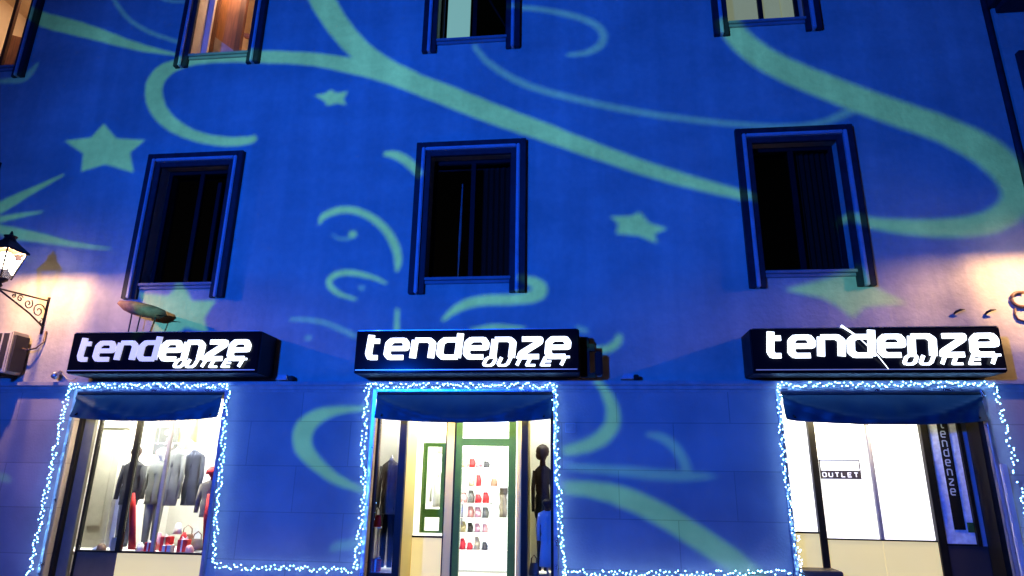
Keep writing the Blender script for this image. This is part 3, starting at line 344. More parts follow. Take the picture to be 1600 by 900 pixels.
 (0,'s',[(0.19,2.89),(0.19,2.88),(0.20,2.86),(0.22,2.83),(0.23,2.80),(0.24,2.77),(0.25,2.74),(0.26,2.71),(0.27,2.67),(0.29,2.63),(0.30,2.59),(0.31,2.55),(0.31,2.51),(0.31,2.48),(0.31,2.44),(0.30,2.41),(0.30,2.38),(0.29,2.36),(0.27,2.33),(0.26,2.31),(0.23,2.28),(0.20,2.25),(0.17,2.22),(0.13,2.19),(0.09,2.16),(0.04,2.14),(-0.03,2.11),(-0.11,2.08),(-0.19,2.06),(-0.25,2.04),(-0.30,2.02)],[(0.24,2.94),(0.26,2.92),(0.27,2.91),(0.30,2.89),(0.32,2.86),(0.34,2.84),(0.37,2.80),(0.39,2.77),(0.41,2.73),(0.43,2.69),(0.45,2.64),(0.47,2.59),(0.48,2.54),(0.49,2.50),(0.50,2.45),(0.50,2.40),(0.49,2.35),(0.48,2.29),(0.45,2.24),(0.42,2.19),(0.38,2.15),(0.34,2.10),(0.29,2.06),(0.24,2.03),(0.17,2.00),(0.10,1.97),(0.02,1.95),(-0.07,1.93),(-0.15,1.92),(-0.22,1.91),(-0.27,1.90)]),
 (1,'s',[(-0.25,1.72),(-0.19,1.72),(-0.11,1.71),(-0.02,1.70),(0.09,1.69),(0.20,1.68),(0.31,1.67),(0.41,1.66),(0.53,1.65),(0.65,1.64),(0.77,1.62),(0.88,1.61),(0.97,1.61),(1.06,1.60),(1.14,1.60),(1.20,1.60),(1.27,1.60),(1.33,1.60),(1.39,1.61),(1.46,1.61),(1.52,1.62),(1.58,1.63),(1.64,1.64),(1.69,1.65),(1.72,1.66)],[(-0.25,1.81),(-0.19,1.81),(-0.10,1.80),(-0.01,1.80),(0.10,1.80),(0.21,1.79),(0.32,1.79),(0.43,1.78),(0.55,1.78),(0.67,1.77),(0.79,1.76),(0.90,1.75),(0.99,1.74),(1.08,1.74),(1.15,1.74),(1.22,1.73),(1.28,1.73),(1.34,1.73),(1.40,1.72),(1.46,1.71),(1.53,1.71),(1.59,1.70),(1.64,1.69),(1.69,1.68),(1.73,1.68)]),
 (1,'s',[(0.84,2.17),(0.86,2.17),(0.89,2.16),(0.93,2.15),(0.96,2.14),(1.00,2.12),(1.02,2.11),(1.05,2.09),(1.08,2.06),(1.11,2.04),(1.14,2.01),(1.16,1.99),(1.18,1.96),(1.20,1.93),(1.22,1.90),(1.24,1.86),(1.25,1.83),(1.26,1.80),(1.27,1.77),(1.28,1.75),(1.28,1.74),(1.28,1.72),(1.28,1.71),(1.28,1.69),(1.28,1.68)],[(0.84,2.22),(0.87,2.22),(0.90,2.22),(0.94,2.22),(0.99,2.22),(1.03,2.22),(1.08,2.20),(1.12,2.19),(1.15,2.16),(1.19,2.13),(1.23,2.10),(1.26,2.07),(1.29,2.04),(1.31,2.00),(1.33,1.96),(1.35,1.92),(1.37,1.88),(1.38,1.85),(1.39,1.81),(1.40,1.78),(1.40,1.75),(1.39,1.72),(1.39,1.70),(1.38,1.69),(1.38,1.68)]),
 (0,'s',[(-0.29,1.41),(-0.25,1.41),(-0.18,1.40),(-0.11,1.39),(-0.03,1.39),(0.05,1.38),(0.12,1.36),(0.18,1.35),(0.25,1.33),(0.31,1.32),(0.37,1.30),(0.43,1.27),(0.50,1.25),(0.57,1.22),(0.65,1.19),(0.73,1.15),(0.81,1.11),(0.89,1.07),(0.96,1.03),(1.04,0.99),(1.12,0.94),(1.19,0.89),(1.27,0.84),(1.35,0.79),(1.42,0.75),(1.49,0.70),(1.55,0.66),(1.61,0.62),(1.67,0.59),(1.73,0.55),(1.79,0.51),(1.86,0.47),(1.93,0.42),(2.01,0.37),(2.07,0.33),(2.13,0.29),(2.17,0.26)],[(-0.28,1.58),(-0.24,1.58),(-0.17,1.58),(-0.09,1.58),(-0.01,1.58),(0.08,1.58),(0.16,1.57),(0.23,1.56),(0.30,1.56),(0.37,1.55),(0.45,1.53),(0.53,1.51),(0.61,1.49),(0.69,1.46),(0.77,1.43),(0.86,1.39),(0.94,1.35),(1.03,1.31),(1.11,1.27),(1.20,1.22),(1.28,1.17),(1.36,1.12),(1.44,1.07),(1.52,1.03),(1.59,0.98),(1.66,0.94),(1.72,0.89),(1.79,0.85),(1.85,0.81),(1.91,0.77),(1.97,0.72),(2.03,0.67),(2.10,0.61),(2.17,0.56),(2.23,0.50),(2.28,0.46),(2.32,0.43)]),
 (0,'s',[(-10.03,5.62),(-10.00,5.64),(-9.95,5.66),(-9.89,5.69),(-9.82,5.72),(-9.76,5.75),(-9.69,5.79),(-9.62,5.83),(-9.54,5.89),(-9.46,5.94),(-9.37,6.01),(-9.29,6.07),(-9.20,6.12),(-9.12,6.18),(-9.02,6.24),(-8.93,6.30),(-8.84,6.36),(-8.76,6.41),(-8.71,6.44)],[(-10.09,5.68),(-10.07,5.71),(-10.04,5.75),(-10.00,5.80),(-9.96,5.86),(-9.90,5.91),(-9.84,5.97),(-9.76,6.01),(-9.68,6.06),(-9.58,6.10),(-9.48,6.15),(-9.38,6.19),(-9.29,6.23),(-9.19,6.27),(-9.08,6.32),(-8.97,6.37),(-8.87,6.41),(-8.79,6.44),(-8.73,6.47)]),
 (0,'s',[(-10.03,5.57),(-9.99,5.57),(-9.94,5.58),(-9.88,5.59),(-9.81,5.59),(-9.75,5.60),(-9.68,5.61),(-9.62,5.62),(-9.55,5.64),(-9.49,5.65),(-9.42,5.66),(-9.36,5.68),(-9.29,5.69),(-9.23,5.71),(-9.16,5.72),(-9.09,5.73),(-9.02,5.75),(-8.97,5.76),(-8.93,5.77)],[(-10.06,5.62),(-10.02,5.63),(-9.98,5.64),(-9.92,5.66),(-9.86,5.68),(-9.79,5.70),(-9.73,5.72),(-9.67,5.73),(-9.60,5.74),(-9.53,5.75),(-9.46,5.76),(-9.40,5.77),(-9.33,5.77),(-9.26,5.78),(-9.18,5.78),(-9.11,5.79),(-9.04,5.79),(-8.98,5.79),(-8.94,5.79)]),
 (0,'s',[(-9.93,5.56),(-9.88,5.53),(-9.82,5.49),(-9.74,5.45),(-9.65,5.40),(-9.56,5.36),(-9.47,5.33),(-9.38,5.30),(-9.28,5.28),(-9.19,5.27),(-9.10,5.26),(-9.00,5.25),(-8.91,5.24),(-8.82,5.22),(-8.72,5.21),(-8.62,5.19),(-8.52,5.18),(-8.42,5.16),(-8.31,5.15),(-8.18,5.13),(-8.05,5.12),(-7.91,5.10),(-7.77,5.09),(-7.66,5.08),(-7.58,5.07)],[(-9.92,5.62),(-9.87,5.61),(-9.80,5.60),(-9.72,5.58),(-9.63,5.56),(-9.55,5.54),(-9.47,5.53),(-9.39,5.51),(-9.30,5.49),(-9.21,5.47),(-9.12,5.45),(-9.02,5.43),(-8.92,5.40),(-8.82,5.38),(-8.72,5.35),(-8.62,5.32),(-8.52,5.29),(-8.42,5.26),(-8.31,5.23),(-8.19,5.21),(-8.05,5.18),(-7.91,5.15),(-7.78,5.13),(-7.67,5.11),(-7.59,5.09)]),
 (1,'s',[(-9.30,4.99),(-9.27,4.99),(-9.25,4.99),(-9.21,4.98),(-9.18,4.98),(-9.14,4.97),(-9.11,4.96),(-9.07,4.95),(-9.03,4.94),(-8.99,4.92),(-8.94,4.91),(-8.91,4.89),(-8.88,4.88)],[(-9.30,5.01),(-9.28,5.02),(-9.26,5.02),(-9.22,5.02),(-9.19,5.02),(-9.15,5.02),(-9.11,5.01),(-9.07,5.00),(-9.02,4.98),(-8.98,4.96),(-8.94,4.94),(-8.90,4.92),(-8.88,4.90)]),
 (1,'s',[(-10.49,8.37),(-10.46,8.37),(-10.42,8.36),(-10.38,8.35),(-10.33,8.34),(-10.27,8.34),(-10.22,8.34),(-10.17,8.34),(-10.11,8.33),(-10.05,8.33),(-9.99,8.34),(-9.93,8.36),(-9.88,8.39),(-9.84,8.44),(-9.81,8.50),(-9.78,8.57),(-9.76,8.64),(-9.75,8.69),(-9.74,8.73)],[(-10.51,8.43),(-10.48,8.43),(-10.44,8.43),(-10.40,8.44),(-10.36,8.44),(-10.31,8.45),(-10.27,8.46),(-10.22,8.47),(-10.17,8.48),(-10.12,8.49),(-10.07,8.50),(-10.03,8.51),(-10.00,8.53),(-9.96,8.56),(-9.92,8.60),(-9.88,8.64),(-9.84,8.69),(-9.80,8.73),(-9.78,8.76)]),
 (1,'s',[(-8.65,1.46),(-8.63,1.46),(-8.61,1.46),(-8.59,1.46),(-8.56,1.46),(-8.54,1.45),(-8.52,1.45),(-8.50,1.46),(-8.48,1.46),(-8.46,1.45),(-8.44,1.45),(-8.42,1.45),(-8.40,1.45)],[(-8.66,1.59),(-8.65,1.58),(-8.63,1.58),(-8.60,1.58),(-8.57,1.57),(-8.54,1.57),(-8.51,1.56),(-8.48,1.55),(-8.46,1.53),(-8.44,1.51),(-8.42,1.50),(-8.41,1.48),(-8.40,1.48)]),
 (0,'p',[(-8.19,7.41),(-7.89,7.11),(-7.35,7.05),(-7.58,6.82),(-7.44,6.44),(-7.99,6.62),(-8.41,6.50),(-8.45,6.84),(-8.86,7.11),(-8.37,7.15)],[]),
 (0,'p',[(-4.15,7.85),(-4.03,7.78),(-3.84,7.80),(-3.90,7.65),(-3.84,7.53),(-4.00,7.58),(-4.17,7.54),(-4.23,7.63),(-4.42,7.76),(-4.24,7.78)],[]),
 (0,'p',[(0.89,5.45),(1.02,5.27),(1.28,5.17),(1.09,5.09),(1.12,4.94),(0.86,5.07),(0.53,5.11),(0.57,5.27),(0.45,5.39),(0.76,5.39)],[]),
 (0,'p',[(-6.96,4.33),(-6.44,4.27),(-6.24,4.50),(-6.02,4.18),(-5.63,4.18),(-5.78,3.90),(-5.68,3.67),(-6.06,3.76),(-6.51,3.38),(-6.65,3.99)],[]),
 (0,'p',[(2.84,4.20),(3.34,4.07),(3.55,3.93),(3.70,3.77),(3.87,3.93),(4.44,3.97),(4.09,4.20),(3.91,4.53),(3.59,4.40),(3.28,4.31)],[]),
 (0,'p',[(-3.46,5.22),(-3.47,5.18),(-3.50,5.16),(-3.55,5.16),(-3.59,5.19),(-3.60,5.22),(-3.59,5.26),(-3.56,5.28),(-3.51,5.28),(-3.47,5.25)],[]),
 (1,'p',[(-3.26,4.34),(-3.27,4.32),(-3.29,4.30),(-3.32,4.30),(-3.35,4.32),(-3.36,4.34),(-3.35,4.37),(-3.33,4.38),(-3.30,4.38),(-3.27,4.36)],[]),
 (1,'p',[(-4.02,3.58),(-4.03,3.55),(-4.05,3.54),(-4.08,3.54),(-4.11,3.55),(-4.12,3.58),(-4.11,3.60),(-4.09,3.61),(-4.06,3.61),(-4.03,3.60)],[]),
]

# ------------------------------------------------------------------ setting: street
MB().box(-60, 60, -3.2, .0, -.3, .12).build('pavement', M['paving'])['kind'] = 'structure'
MB().box(-60, 60, -60, -3.2, -.3, .0).build('road', M['asphalt'])['kind'] = 'structure'

# ------------------------------------------------------------------ the building
bld = empty('shop_building', (0, 0, .0))
tag(bld, 'long cream stucco building of three storeys washed in blue projected light, shops below', 'building')
X0, X1 = -14.0, 6.25
DEPTH = .32
LOW = [(-11.6, -9.95), (-7.17, -5.49), (-2.57, -.82), (2.36, 4.05)]       # outer edges of window surrounds, first floor
UP = [(-11.6, -9.95), (-7.04, -5.48), (-2.59, -.94), (2.19, 3.84)]        # second floor
LEG = .235
def hole(w, z0, z1): return (w[0] + LEG, w[1] - LEG + .02, z0, z1)
holes_up = [hole(w, 4.44, 6.53) for w in LOW] + [hole(w, 8.66, 10.75) for w in UP]
OPEN = [(-7.60, -5.25, .12, 2.77), (-2.94, -.42, .12, 2.77), (2.63, 5.13, .12, 2.77)]
def holed_wall(name, x0, x1, z0, z1, holes, m):
    polys = [[(a, c), (b, c), (b, d), (a, d)] for a, b, c, d in holes]
    v, f, of = union_shape(polys, base=[(x0, z0), (x1, z0), (x1, z1), (x0, z1)])
    mb = MB(); vv = [mb.b.verts.new((p.x, 0, p.y)) for p in v]
    for face, src in zip(f, of):
        if list(src) == [0]: mb.b.faces.new([vv[i] for i in face])
    for a, b, c, d in holes:
        c2 = max(c, z0)
        mb.quad((a, 0, c2), (a, DEPTH, c2), (a, DEPTH, d), (a, 0, d)); mb.quad((b, 0, c2), (b, 0, d), (b, DEPTH, d), (b, DEPTH, c2))
        mb.quad((a, 0, d), (a, DEPTH, d), (b, DEPTH, d), (b, 0, d)); mb.quad((a, 0, c2), (b, 0, c2), (b, DEPTH, c2), (a, DEPTH, c2))
    me_o = mb.build(name, m, bld)
    return me_o
holed_wall('upper_wall', X0, X1, 2.80, 12.4, holes_up, M['facade'])
holed_wall('ground_floor_wall', X0, X1, .10, 2.80, [(a, b, .101, d) for a, b, c, d in OPEN], M['blocks'])
MB().quad((X1, 0, .1), (X1, 9, .1), (X1, 9, 12.4), (X1, 0, 12.4)).quad((X0, 0, .1), (X0, 9, .1), (X0, 9, 12.4), (X0, 0, 12.4)).quad((X0, 9, .1), (X1, 9, .1), (X1, 9, 12.4), (X0, 9, 12.4)).build('side_wall', M['facade'], bld)
MB().box(X0 - .3, X1 + .3, -.5, 9.2, 12.4, 12.7).build('roof', M['stone'], bld)
sc_ = MB()
for a, b in ((X0, X1),):
    sc_.box(a, b, -.085, -.001, 2.855, 2.915, .008).box(a, b, -.05, -.001, 2.80, 2.853, .006).box(a, b, -.02, -.001, 2.765, 2.798)
sc_.build('string_course', M['stone'], bld)

# ------------------------------------------------------------------ windows
def window(w, zb, zt, zs, oz0, oz1, label, inside):
    """architrave of two dark bands with a pale bead, ledge, casement, glass; inside() adds what is behind"""
    x0, x1 = w; t1, t2, t3 = .088, .150, .235
    fr = MB(x0, 0, zb)
    for a, b, zz in ((x0, x0 + t1, zt), (x0 + t2, x0 + t3, zt - t2), (x1 - t1, x1, zt), (x1 - t3, x1 - t2, zt - t2)):
        fr.box(a, b, -.085 if zz == zt else -.055, -.001, zb, zz - (0 if zz == zt else 0), .006)
    fr.box(x0 + t1, x1 - t1, -.084, -.001, zt - t1, zt, .006).box(x0 + t3, x1 - t3, -.054, -.001, zt - t3, zt - t2 - .002, .005)
    o = fr.build('window', M['dark_trim'], bld)
    if label: o['label'] = label
    bd = MB(x0, 0, zb)
    bd.box(x0 + t1 + .004, x0 + t2 - .004, -.105, -.002, zb, zt - t1 - .004, .012).box(x1 - t2 + .004, x1 - t1 - .004, -.105, -.002, zb, zt - t1 - .004, .012)
    bd.box(x0 + t2, x1 - t2, -.104, -.002, zt - t2 + .004, zt - t1 - .006, .012)
    bd.build('bead', M['light_trim'], o)
    a, b = x0 + LEG + .002, x1 - LEG + .018
    MB(a, 0, zs).box(a, b, -.07, .20, zs - .075, zs - .03, .006).box(a, b, -.035, .10, zs - .125, zs - .077, .005).build('sill', M['sill'], o)
    # casement
    yc = .20; cf = MB(a, yc, oz0)
    cf.box(a, a + .06, yc, yc + .05, oz0, oz1).box(b - .06, b, yc, yc + .05, oz0, oz1).box(a + .06, b - .06, yc, yc + .05, oz1 - .06, oz1 - .001).box(a + .06, b - .06, yc, yc + .05, oz0 + .001, oz0 + .06)
    m_ = (a + b) / 2
    cf.box(m_ - .035, m_ + .035, yc - .01, yc + .045, oz0 + .06, oz1 - .06)
    inside(o, a, b, yc, oz0, oz1, cf)
    return o
def dark_room(o, a, b, yc, z0, z1, m):
    y0, y1 = DEPTH + .003, DEPTH + 2.6
    rm = MB(a, y0, z0); A, B, C, D = a - .6, b + .6, z0 - .7, z1 + .35
    rm.quad((A, y1, C), (B, y1, C), (B, y1, D), (A, y1, D)).quad((A, y0, C), (A, y1, C), (A, y1, D), (A, y0, D)).quad((B, y0, C), (B, y0, D), (B, y1, D), (B, y1, C))
    rm.quad((A, y0, C), (B, y0, C), (B, y1, C), (A, y1, C)).quad((A, y0, D), (A, y1, D), (B, y1, D), (B, y0, D))
    rm.quad((A, y0, C), (A, y0, D), (a, y0, D), (a, y0, C)).quad((b, y0, C), (b, y0, D), (B, y0, D), (B, y0, C)).quad((a, y0, z1), (a, y0, D), (b, y0, D), (b, y0, z1)).quad((a, y0, C), (a, y0, z0), (b, y0, z0), (b, y0, C))
    return rm.build('room', m, o)
def curtain(o, x0, x1, y, z0, z1, m, folds=7, amp=.03, name='curtain'):
    c = MB(x0, y, z0); n = folds * 6; prev = None
    for i in range(n + 1):
        x = x0 + (x1 - x0) * i / n; yy = y + amp * math.sin(i / 6 * 2 * math.pi)
        cur = (c.b.verts.new(Vector((x, yy, z0)) - c.o), c.b.verts.new(Vector((x, yy, z1)) - c.o))
        if prev: c.b.faces.new((prev[0], cur[0], cur[1], prev[1]))
        prev = cur
    return c.build(name, m, o, smooth=True)
def glass(o, a, b, y, z0, z1, m=None):
    return MB(a, y, z0).box(a, b, y, y + .006, z0, z1).build('glass', m or M['glass_dark'], o)
def in_dark(kind):
    def f(o, a, b, yc, z0, z1, cf):
        cf.build('casement_frame', M['dark_frame'], o)
        if kind == 'left': MB(b - .1, yc, z0).box(b - .095, b - .012, yc - .012, yc - .001, z0 + .01, z1 - .30).build('stile_light_strip', M['light_trim'], o)  # pale strip stands for light on the stile, short where the lintel shades
        m_ = (a + b) / 2
        glass(o, a + .06, m_ - .035, yc + .02, z0 + .06, z1 - .06); glass(o, m_ + .035, b - .06, yc + .02, z0 + .06, z1 - .06)
        dark_room(o, a, b, yc, z0, z1, M['darkroom'])
        if kind == 'mid':
            curtain(o, m_ + .12, b + .1, yc + .25, z0, z1, M['curtain'])
            MB(m_ - .09, yc + .14, z0).tube([(m_ - .22, yc + .14, z0 + .15), (m_ - .21, yc + .14, z0 + .8), (m_ - .20, yc + .14, z1 - .35)], [.006, .022, .010]).build('curtain_edge', M['curtain_pale'], o)
        if kind == 'right': curtain(o, m_ + .0, b + .1, yc + .16, z0, z1, M['curtain'], 9)
        if kind == 'left':
            MB(b - .26, yc - .03, z0).box(b - .30, b - .24, yc - .03, yc + .012, z0, z1 - .25).box(a + .004, b - .301, yc - .025, yc + .010, z0 + .002, z0 + .05).build('open_casement', M['dark_frame'], o)
    return f
def in_wood(o, a, b, yc, z0, z1, cf):
    cf.b.free()
    k = MB(a, yc, z0)
    k.box(a, a + .11, yc + .05, yc + .10, z0, z1).build('casement_frame', M['plaster_warm'], o)
    w = MB(a, yc, z0); w.box(a - .17, a - .05, yc + .42, yc + .50, z0 - .5, z1 + .2); w.box(a + .38, a + .49, yc + .42, yc + .5, z0 - .5, z1 + .2)
    w.build('open_wooden_leaf', M['wood_dark'], o)
    MB(a, yc, z0).box(a - .048, a + .378, yc + .46, yc + .49, z0 - .5, z1 + .2).build('wooden_door_panel', M['wood'], o)
    MB(a, yc, z0).prism([(a - .045, z0 - .4), (a + .375, z0 - .4), (a + .375, z0 + .60), (a - .045, z0 + .93)], yc + .44, yc + .455).build('grey_panel', M['grey_panel'], o)
    rm = dark_room(o, a, b, yc, z0, z1, M['plaster_warm']); 
    g = MB(a, yc, z0)
    for zz, sl in ((z0 + .95, -.3), (z0 + .42, -.22)):
        h = .085 if zz > z0 + .9 else .035
        g.prism([(a + .49, zz), (b + .3, zz + sl), (b + .3, zz + sl + h), (a + .49, zz + h)], yc + .5, yc + .56)
    g.build('ceiling_beam', M['wood'], o)
    MB(a, yc, z1).box(a + .0, b + .2, yc + .17, yc + .30, z1 + .26, z1 + .29).build('room_light', M['warm_light'], o)
def in_wood_side(o, a, b, yc, z0, z1, cf):
    cf.build('casement_frame', M['wood_dark'], o)
    dark_room(o, a, b, yc, z0, z1, M['plaster_warm'])
    MB(a, yc, z0).prism([(a + .1, z0), (b - .10, z0), (b - .16, z0 + .65), (b - .5, z0 + 1.1), (a + .1, z0 + 1.3)], yc + .42, yc + .46).build('open_wooden_leaf', M['wood'], o)
    MB(a, yc, z1).box(a + .3, b - .2, yc + .17, yc + .30, z1 + .26, z1 + .29).build('room_light', M['warm_light'], o)
def in_teal(o, a, b, yc, z0, z1, cf):
    cf.build('casement_frame', M['dark_frame'], o)
    MB(a, yc, z0).box(a + .115, a + .515, yc - .004, yc + .018, z0 + .055, z1 - .06).build('closed_shutter', M['shutter_glow'], o)
    MB(a, yc, z0).box(a + .03, a + .065, yc - .02, yc - .001, z0 + .055, z1 - .06).build('pale_strip', M['sill'], o)
    glass(o, (a + b) / 2 + .035, b - .06, yc + .02, z0 + .06, z1 - .06); dark_room(o, a, b, yc, z0, z1, M['darkroom'])
def in_blind(o, a, b, yc, z0, z1, cf):
    cf.build('casement_frame', M['dark_frame'], o)
    m_ = (a + b) / 2
    glass(o, a + .06, m_ - .035, yc + .02, z0 + .06, z1 - .06, M['glass']); glass(o, m_ + .035, b - .06, yc + .02, z0 + .06, z1 - .06, M['glass'])
    dark_room(o, a, b, yc, z0, z1, M['darkroom'])
    MB(a, yc, z0).box(a + .05, m_, yc + .07, yc + .075, z0 + .02, z1).box(m_ + .01, b - .26, yc + .07, yc + .075, z0 + .02, z1).box(b - .24, b - .02, yc + .12, yc + .125, z0 + .02, z1).build('roller_blind', M['blind_lit'], o)
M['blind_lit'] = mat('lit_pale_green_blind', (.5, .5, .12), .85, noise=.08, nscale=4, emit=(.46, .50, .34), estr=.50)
ZL = (4.22, 6.73, 4.50, 4.44, 6.53); ZU = (8.44, 10.95, 8.72, 8.66, 10.75)
for k, (w, kind) in enumerate(zip(LOW, ('left', 'left', 'mid', 'right'))):
    window(w, *ZL, None, in_dark(kind))
for w, f, lb in zip(UP, (in_wood_side, in_wood, in_teal, in_blind), ('upper window showing an open brown wooden leaf', 'upper window lit warm inside with brown wood and grey panel', 'upper window with a pale shutter behind its left casement', 'upper window with pale green blinds drawn')):
    window(w, *ZU, lb, f)

# ------------------------------------------------------------------ neighbouring house beyond the dark joint at the right
nb = empty('neighbouring_house', (6.45, 0, 0))
tag(nb, 'narrow slice of neighbouring blue-lit house at the top right edge', 'house')
MB(6.45, 0, .1).box(6.42, 12.5, .04, 6, .1, 12).build('wall', M['facade'], nb)
def nbwin(x0, x1, z0, z1):
    m = MB(x0, 0, z0).box(x0, x0 + .14, -.06, .038, z0, z1, .006).box(x1 - .14, x1, -.06, .038, z0, z1, .006).box(x0 + .14, x1 - .14, -.06, .038, z1 - .16, z1, .006).box(x0 - .05, x1 + .05, -.1, .038, z0 - .09, z0 - .002, .006)
    o = m.build('window', M['dark_trim'], nb)
    MB(x0, 0, z0).box(x0 + .142, x1 - .142, .0, .03, z0, z1 - .162).build('glass', M['dark_frame'], o)
    MB(x0, 0, z0).box(x0 + .16, x0 + .21, -.035, -.002, z0, z1 - .2).build('casement_frame', M['light_trim'], o)
nbwin(6.58, 8.2, 5.7, 7.86)
MB(6.4, 0, 8.7).box(6.36, 8.8, -.55, .038, 8.70, 8.86, .01).box(6.45, 8.7, -.40, .03, 8.60, 8.698, .01).build('balcony', M['dark_trim'], nb)
MB(6.33, -.03, .1).tube([(6.335, .06, .1), (6.335, .06, 12)], .05, 10).build('downpipe', M['dark_trim'], nb, smooth=True)

# ------------------------------------------------------------------ shop interiors
def shop_room(x0, x1, y1, holes, lights):
    A, B, C, D = x0, x1, .12, 2.95; y0 = DEPTH + .004
    rm = MB(A, y0, C)
    rm.quad((A, y1, C), (B, y1, C), (B, y1, D), (A, y1, D)).quad((A, y0, C), (A, y1, C), (A, y1, D), (A, y0, D)).quad((B, y0, C), (B, y0, D), (B, y1, D), (B, y1, C)).quad((A, y0, D), (A, y1, D), (B, y1, D), (B, y0, D))
    o = rm.build('shop_room', M['white'], bld)
    MB(A, y0, C).quad((A, .01, C + .003), (B, .01, C + .003), (B, y1, C + .003), (A, y1, C + .003)).build('floor', M['shopfloor'], o)
    for (a, b, c, d) in lights:
        MB(a, c, D).box(a, b, c, d, D - .05, D - .02).build('ceiling_light', M['ceiling_light'], o)
    return o
shop_room(-7.95, -5.05, 3.2, None, [(-7.8, -5.5, .38, .56), (-7.3, -5.6, 1.2, 1.35), (-7.3, -5.6, 2.2, 2.4)])
shop_room(-3.3, -.15, 4.4, None, [(-2.88, -2.64, .17, .42), (-.74, -.48, .17, .42), (-2.85, -.6, 1.0, 1.25), (-2.15, -.6, 1.70, 1.95), (-2.8, -.6, 3.5, 3.75)])
shop_room(2.3, 5.5, 2.4, None, [(2.8, 4.4, 1.2, 1.4)])

# --- left shopfront
def trimframe(a, b, top, name='opening_trim'):
    m = MB(a, 0, .12).box(a - .055, a - .002, -.045, .02, .12, top + .055, .006).box(b + .002, b + .055, -.045, .02, .12, top + .055, .006).box(a - .002, b + .002, -.045, .02, top + .002, top + .055, .006)
    return m.build(name, M['trim_metal'], bld)
for a, b, c, d in OPEN: trimframe(a, b, d)
gy = .25
f1 = MB(-7.6, gy, .12)
f1.box(-7.37, -7.335, gy - .01, gy + .05, .12, 2.76).box(-6.745, -6.675, gy - .02, gy + .05, .52, 2.76).box(-7.36, -5.27, gy - .01, gy + .05, 2.70, 2.765).box(-7.36, -5.27, gy - .012, gy + .052, .50, .525).box(-7.595, -7.54, .10, gy + .05, .12, 2.76).box(-5.30, -5.262, gy - .01, gy + .05, .12, 2.70)
sf1 = f1.build('shopfront', M['black_frame'], bld); sf1['label'] = 'left shopfront of display windows above brown and cream panels'
MB(-7.54, .1, .12).box(-7.538, -7.375, .16, .22, .12, 2.76).build('side_post', M['olive'], sf1)
MB(-6.2, gy, .5).box(-6.215, -6.165, gy - .005, gy + .04, .526, 2.70).build('mullion', M['sill'], sf1)
MB(-7.3, gy, .12).box(-7.334, -6.71, gy, gy + .03, .12, .498).build('brown_panel', M['brownpanel'], sf1)
MB(-6.7, gy, .12).box(-6.708, -5.301, gy, gy + .03, .12, .498).build('cream_panel', M['cream_glow'], sf1)
for a, b in ((-7.334, -6.746), (-6.674, -6.216), (-6.164, -5.301)):
    MB(a, gy + .02, .53).box(a, b, gy + .02, gy + .026, .527, 2.699).build('glass', M['glass'], sf1)
pl = MB(-7.3, .3, .4).box(-7.9, -5.1, .31, 1.25, .44, .50); pl.build('display_platform', M['white'], sf1)
MB(-7.7, .9, .5).box(-7.80, -7.36, .8, 1.1, .5, 2.94).box(-7.84, -7.32, .78, 1.12, 2.3, 2.42).box(-7.82, -7.34, .78, 1.12, .5, .62).box(-7.36, -7.28, .9, 1.1, .5, 2.94).box(-7.70, -7.46, .785, .80, .8, 2.2, .008).build('reflection_pier', M['pier_reflection'], sf1)  # solid pier stands in for a facade reflected in the pane
MB(-7.1, 1.2, 1.0).box(-7.25, -6.6, 1.30, 1.40, 2.0, 2.94).build('back_panel', M['beige'], sf1)

# --- middle entrance with two showcases
f2 = MB(-2.94, 0, .12)
f2.box(-2.936, -2.90, .08, .14, .12, 2.76).box(-2.60, -2.50, .08, .16, .12, 2.76).box(-2.90, -2.60, .082, .14, .30, .36).box(-.862, -.775, .08, .16, .12, 2.76).box(-.46, -.424, .08, .14, .12, 2.76).box(-.775, -.46, .082, .14, .30, .36)
f2.box(-2.90, -.46, .10, .14, 2.725, 2.76)
sf2 = f2.build('shopfront', M['black_frame'], bld); sf2['label'] = 'middle shopfront with two showcases flanking a recessed green framed door'
cp = MB(-2.5, .2, .12)
cp.box(-2.585, -2.505, .161, .75, .12, 2.76).box(-2.04, -1.925, .68, .695, .12, 2.76).box(-.985, -.90, .68, .74, .12, 2.76).box(-.89, -.79, .161, .72, .12, 2.76)
MB(-2.4, .7, .12).box(-2.50, -1.965, .70, .73, .12, .765).build('cream_panel', M['cream_glow'], sf2)
cp.build('cream_post', M['cream'], sf2)
MB(-2.4, .7, .7).box(-2.503, -2.045, .69, .74, .766, .79).box(-2.503, -2.045, .69, .74, 2.70, 2.76).box(-2.055, -2.041, .67, .745, .12, 2.76).box(-1.924, -1.905, .67, .745, .12, 2.76).build('window_frame', M['dark_frame'], sf2)
gf = MB(-2.4, 1.1, .7)
for a, b, c, d in ((-2.50, -2.43, .8, 2.12), (-2.20, -2.12, .8, 2.12), (-2.43, -2.20, 2.06, 2.12), (-2.43, -2.20, 1.02, 1.14), (-2.43, -2.20, .8, .83)): gf.box(a, b, 1.1, 1.14, c, d)
gf.build('inner_door_frame', M['green_frame'], sf2)
MB(-2.45, .72, .79).box(-2.503, -2.057, .712, .718, .792, 2.699).build('glass', M['glass'], sf2)
MB(-2.9, .1, .36).box(-2.899, -2.601, .10, .106, .361, 2.76).build('glass', M['glass'], sf2)
MB(-.77, .1, .36).box(-.774, -.461, .10, .106, .361, 2.76).build('glass', M['glass'], sf2)
MB(-2.9, .2, .3).box(-2.93, -2.59, .145, .95, .30, .355).build('display_platform', M['white'], sf2)
MB(-.7, .2, .3).box(-.785, -.43, .145, .95, .30, .355).build('display_platform', M['white'], sf2)
MB(-.5, .9, .3).box(-.90, -.2, .96, .99, .3, 2.94).build('showcase_back', M['white'], sf2)
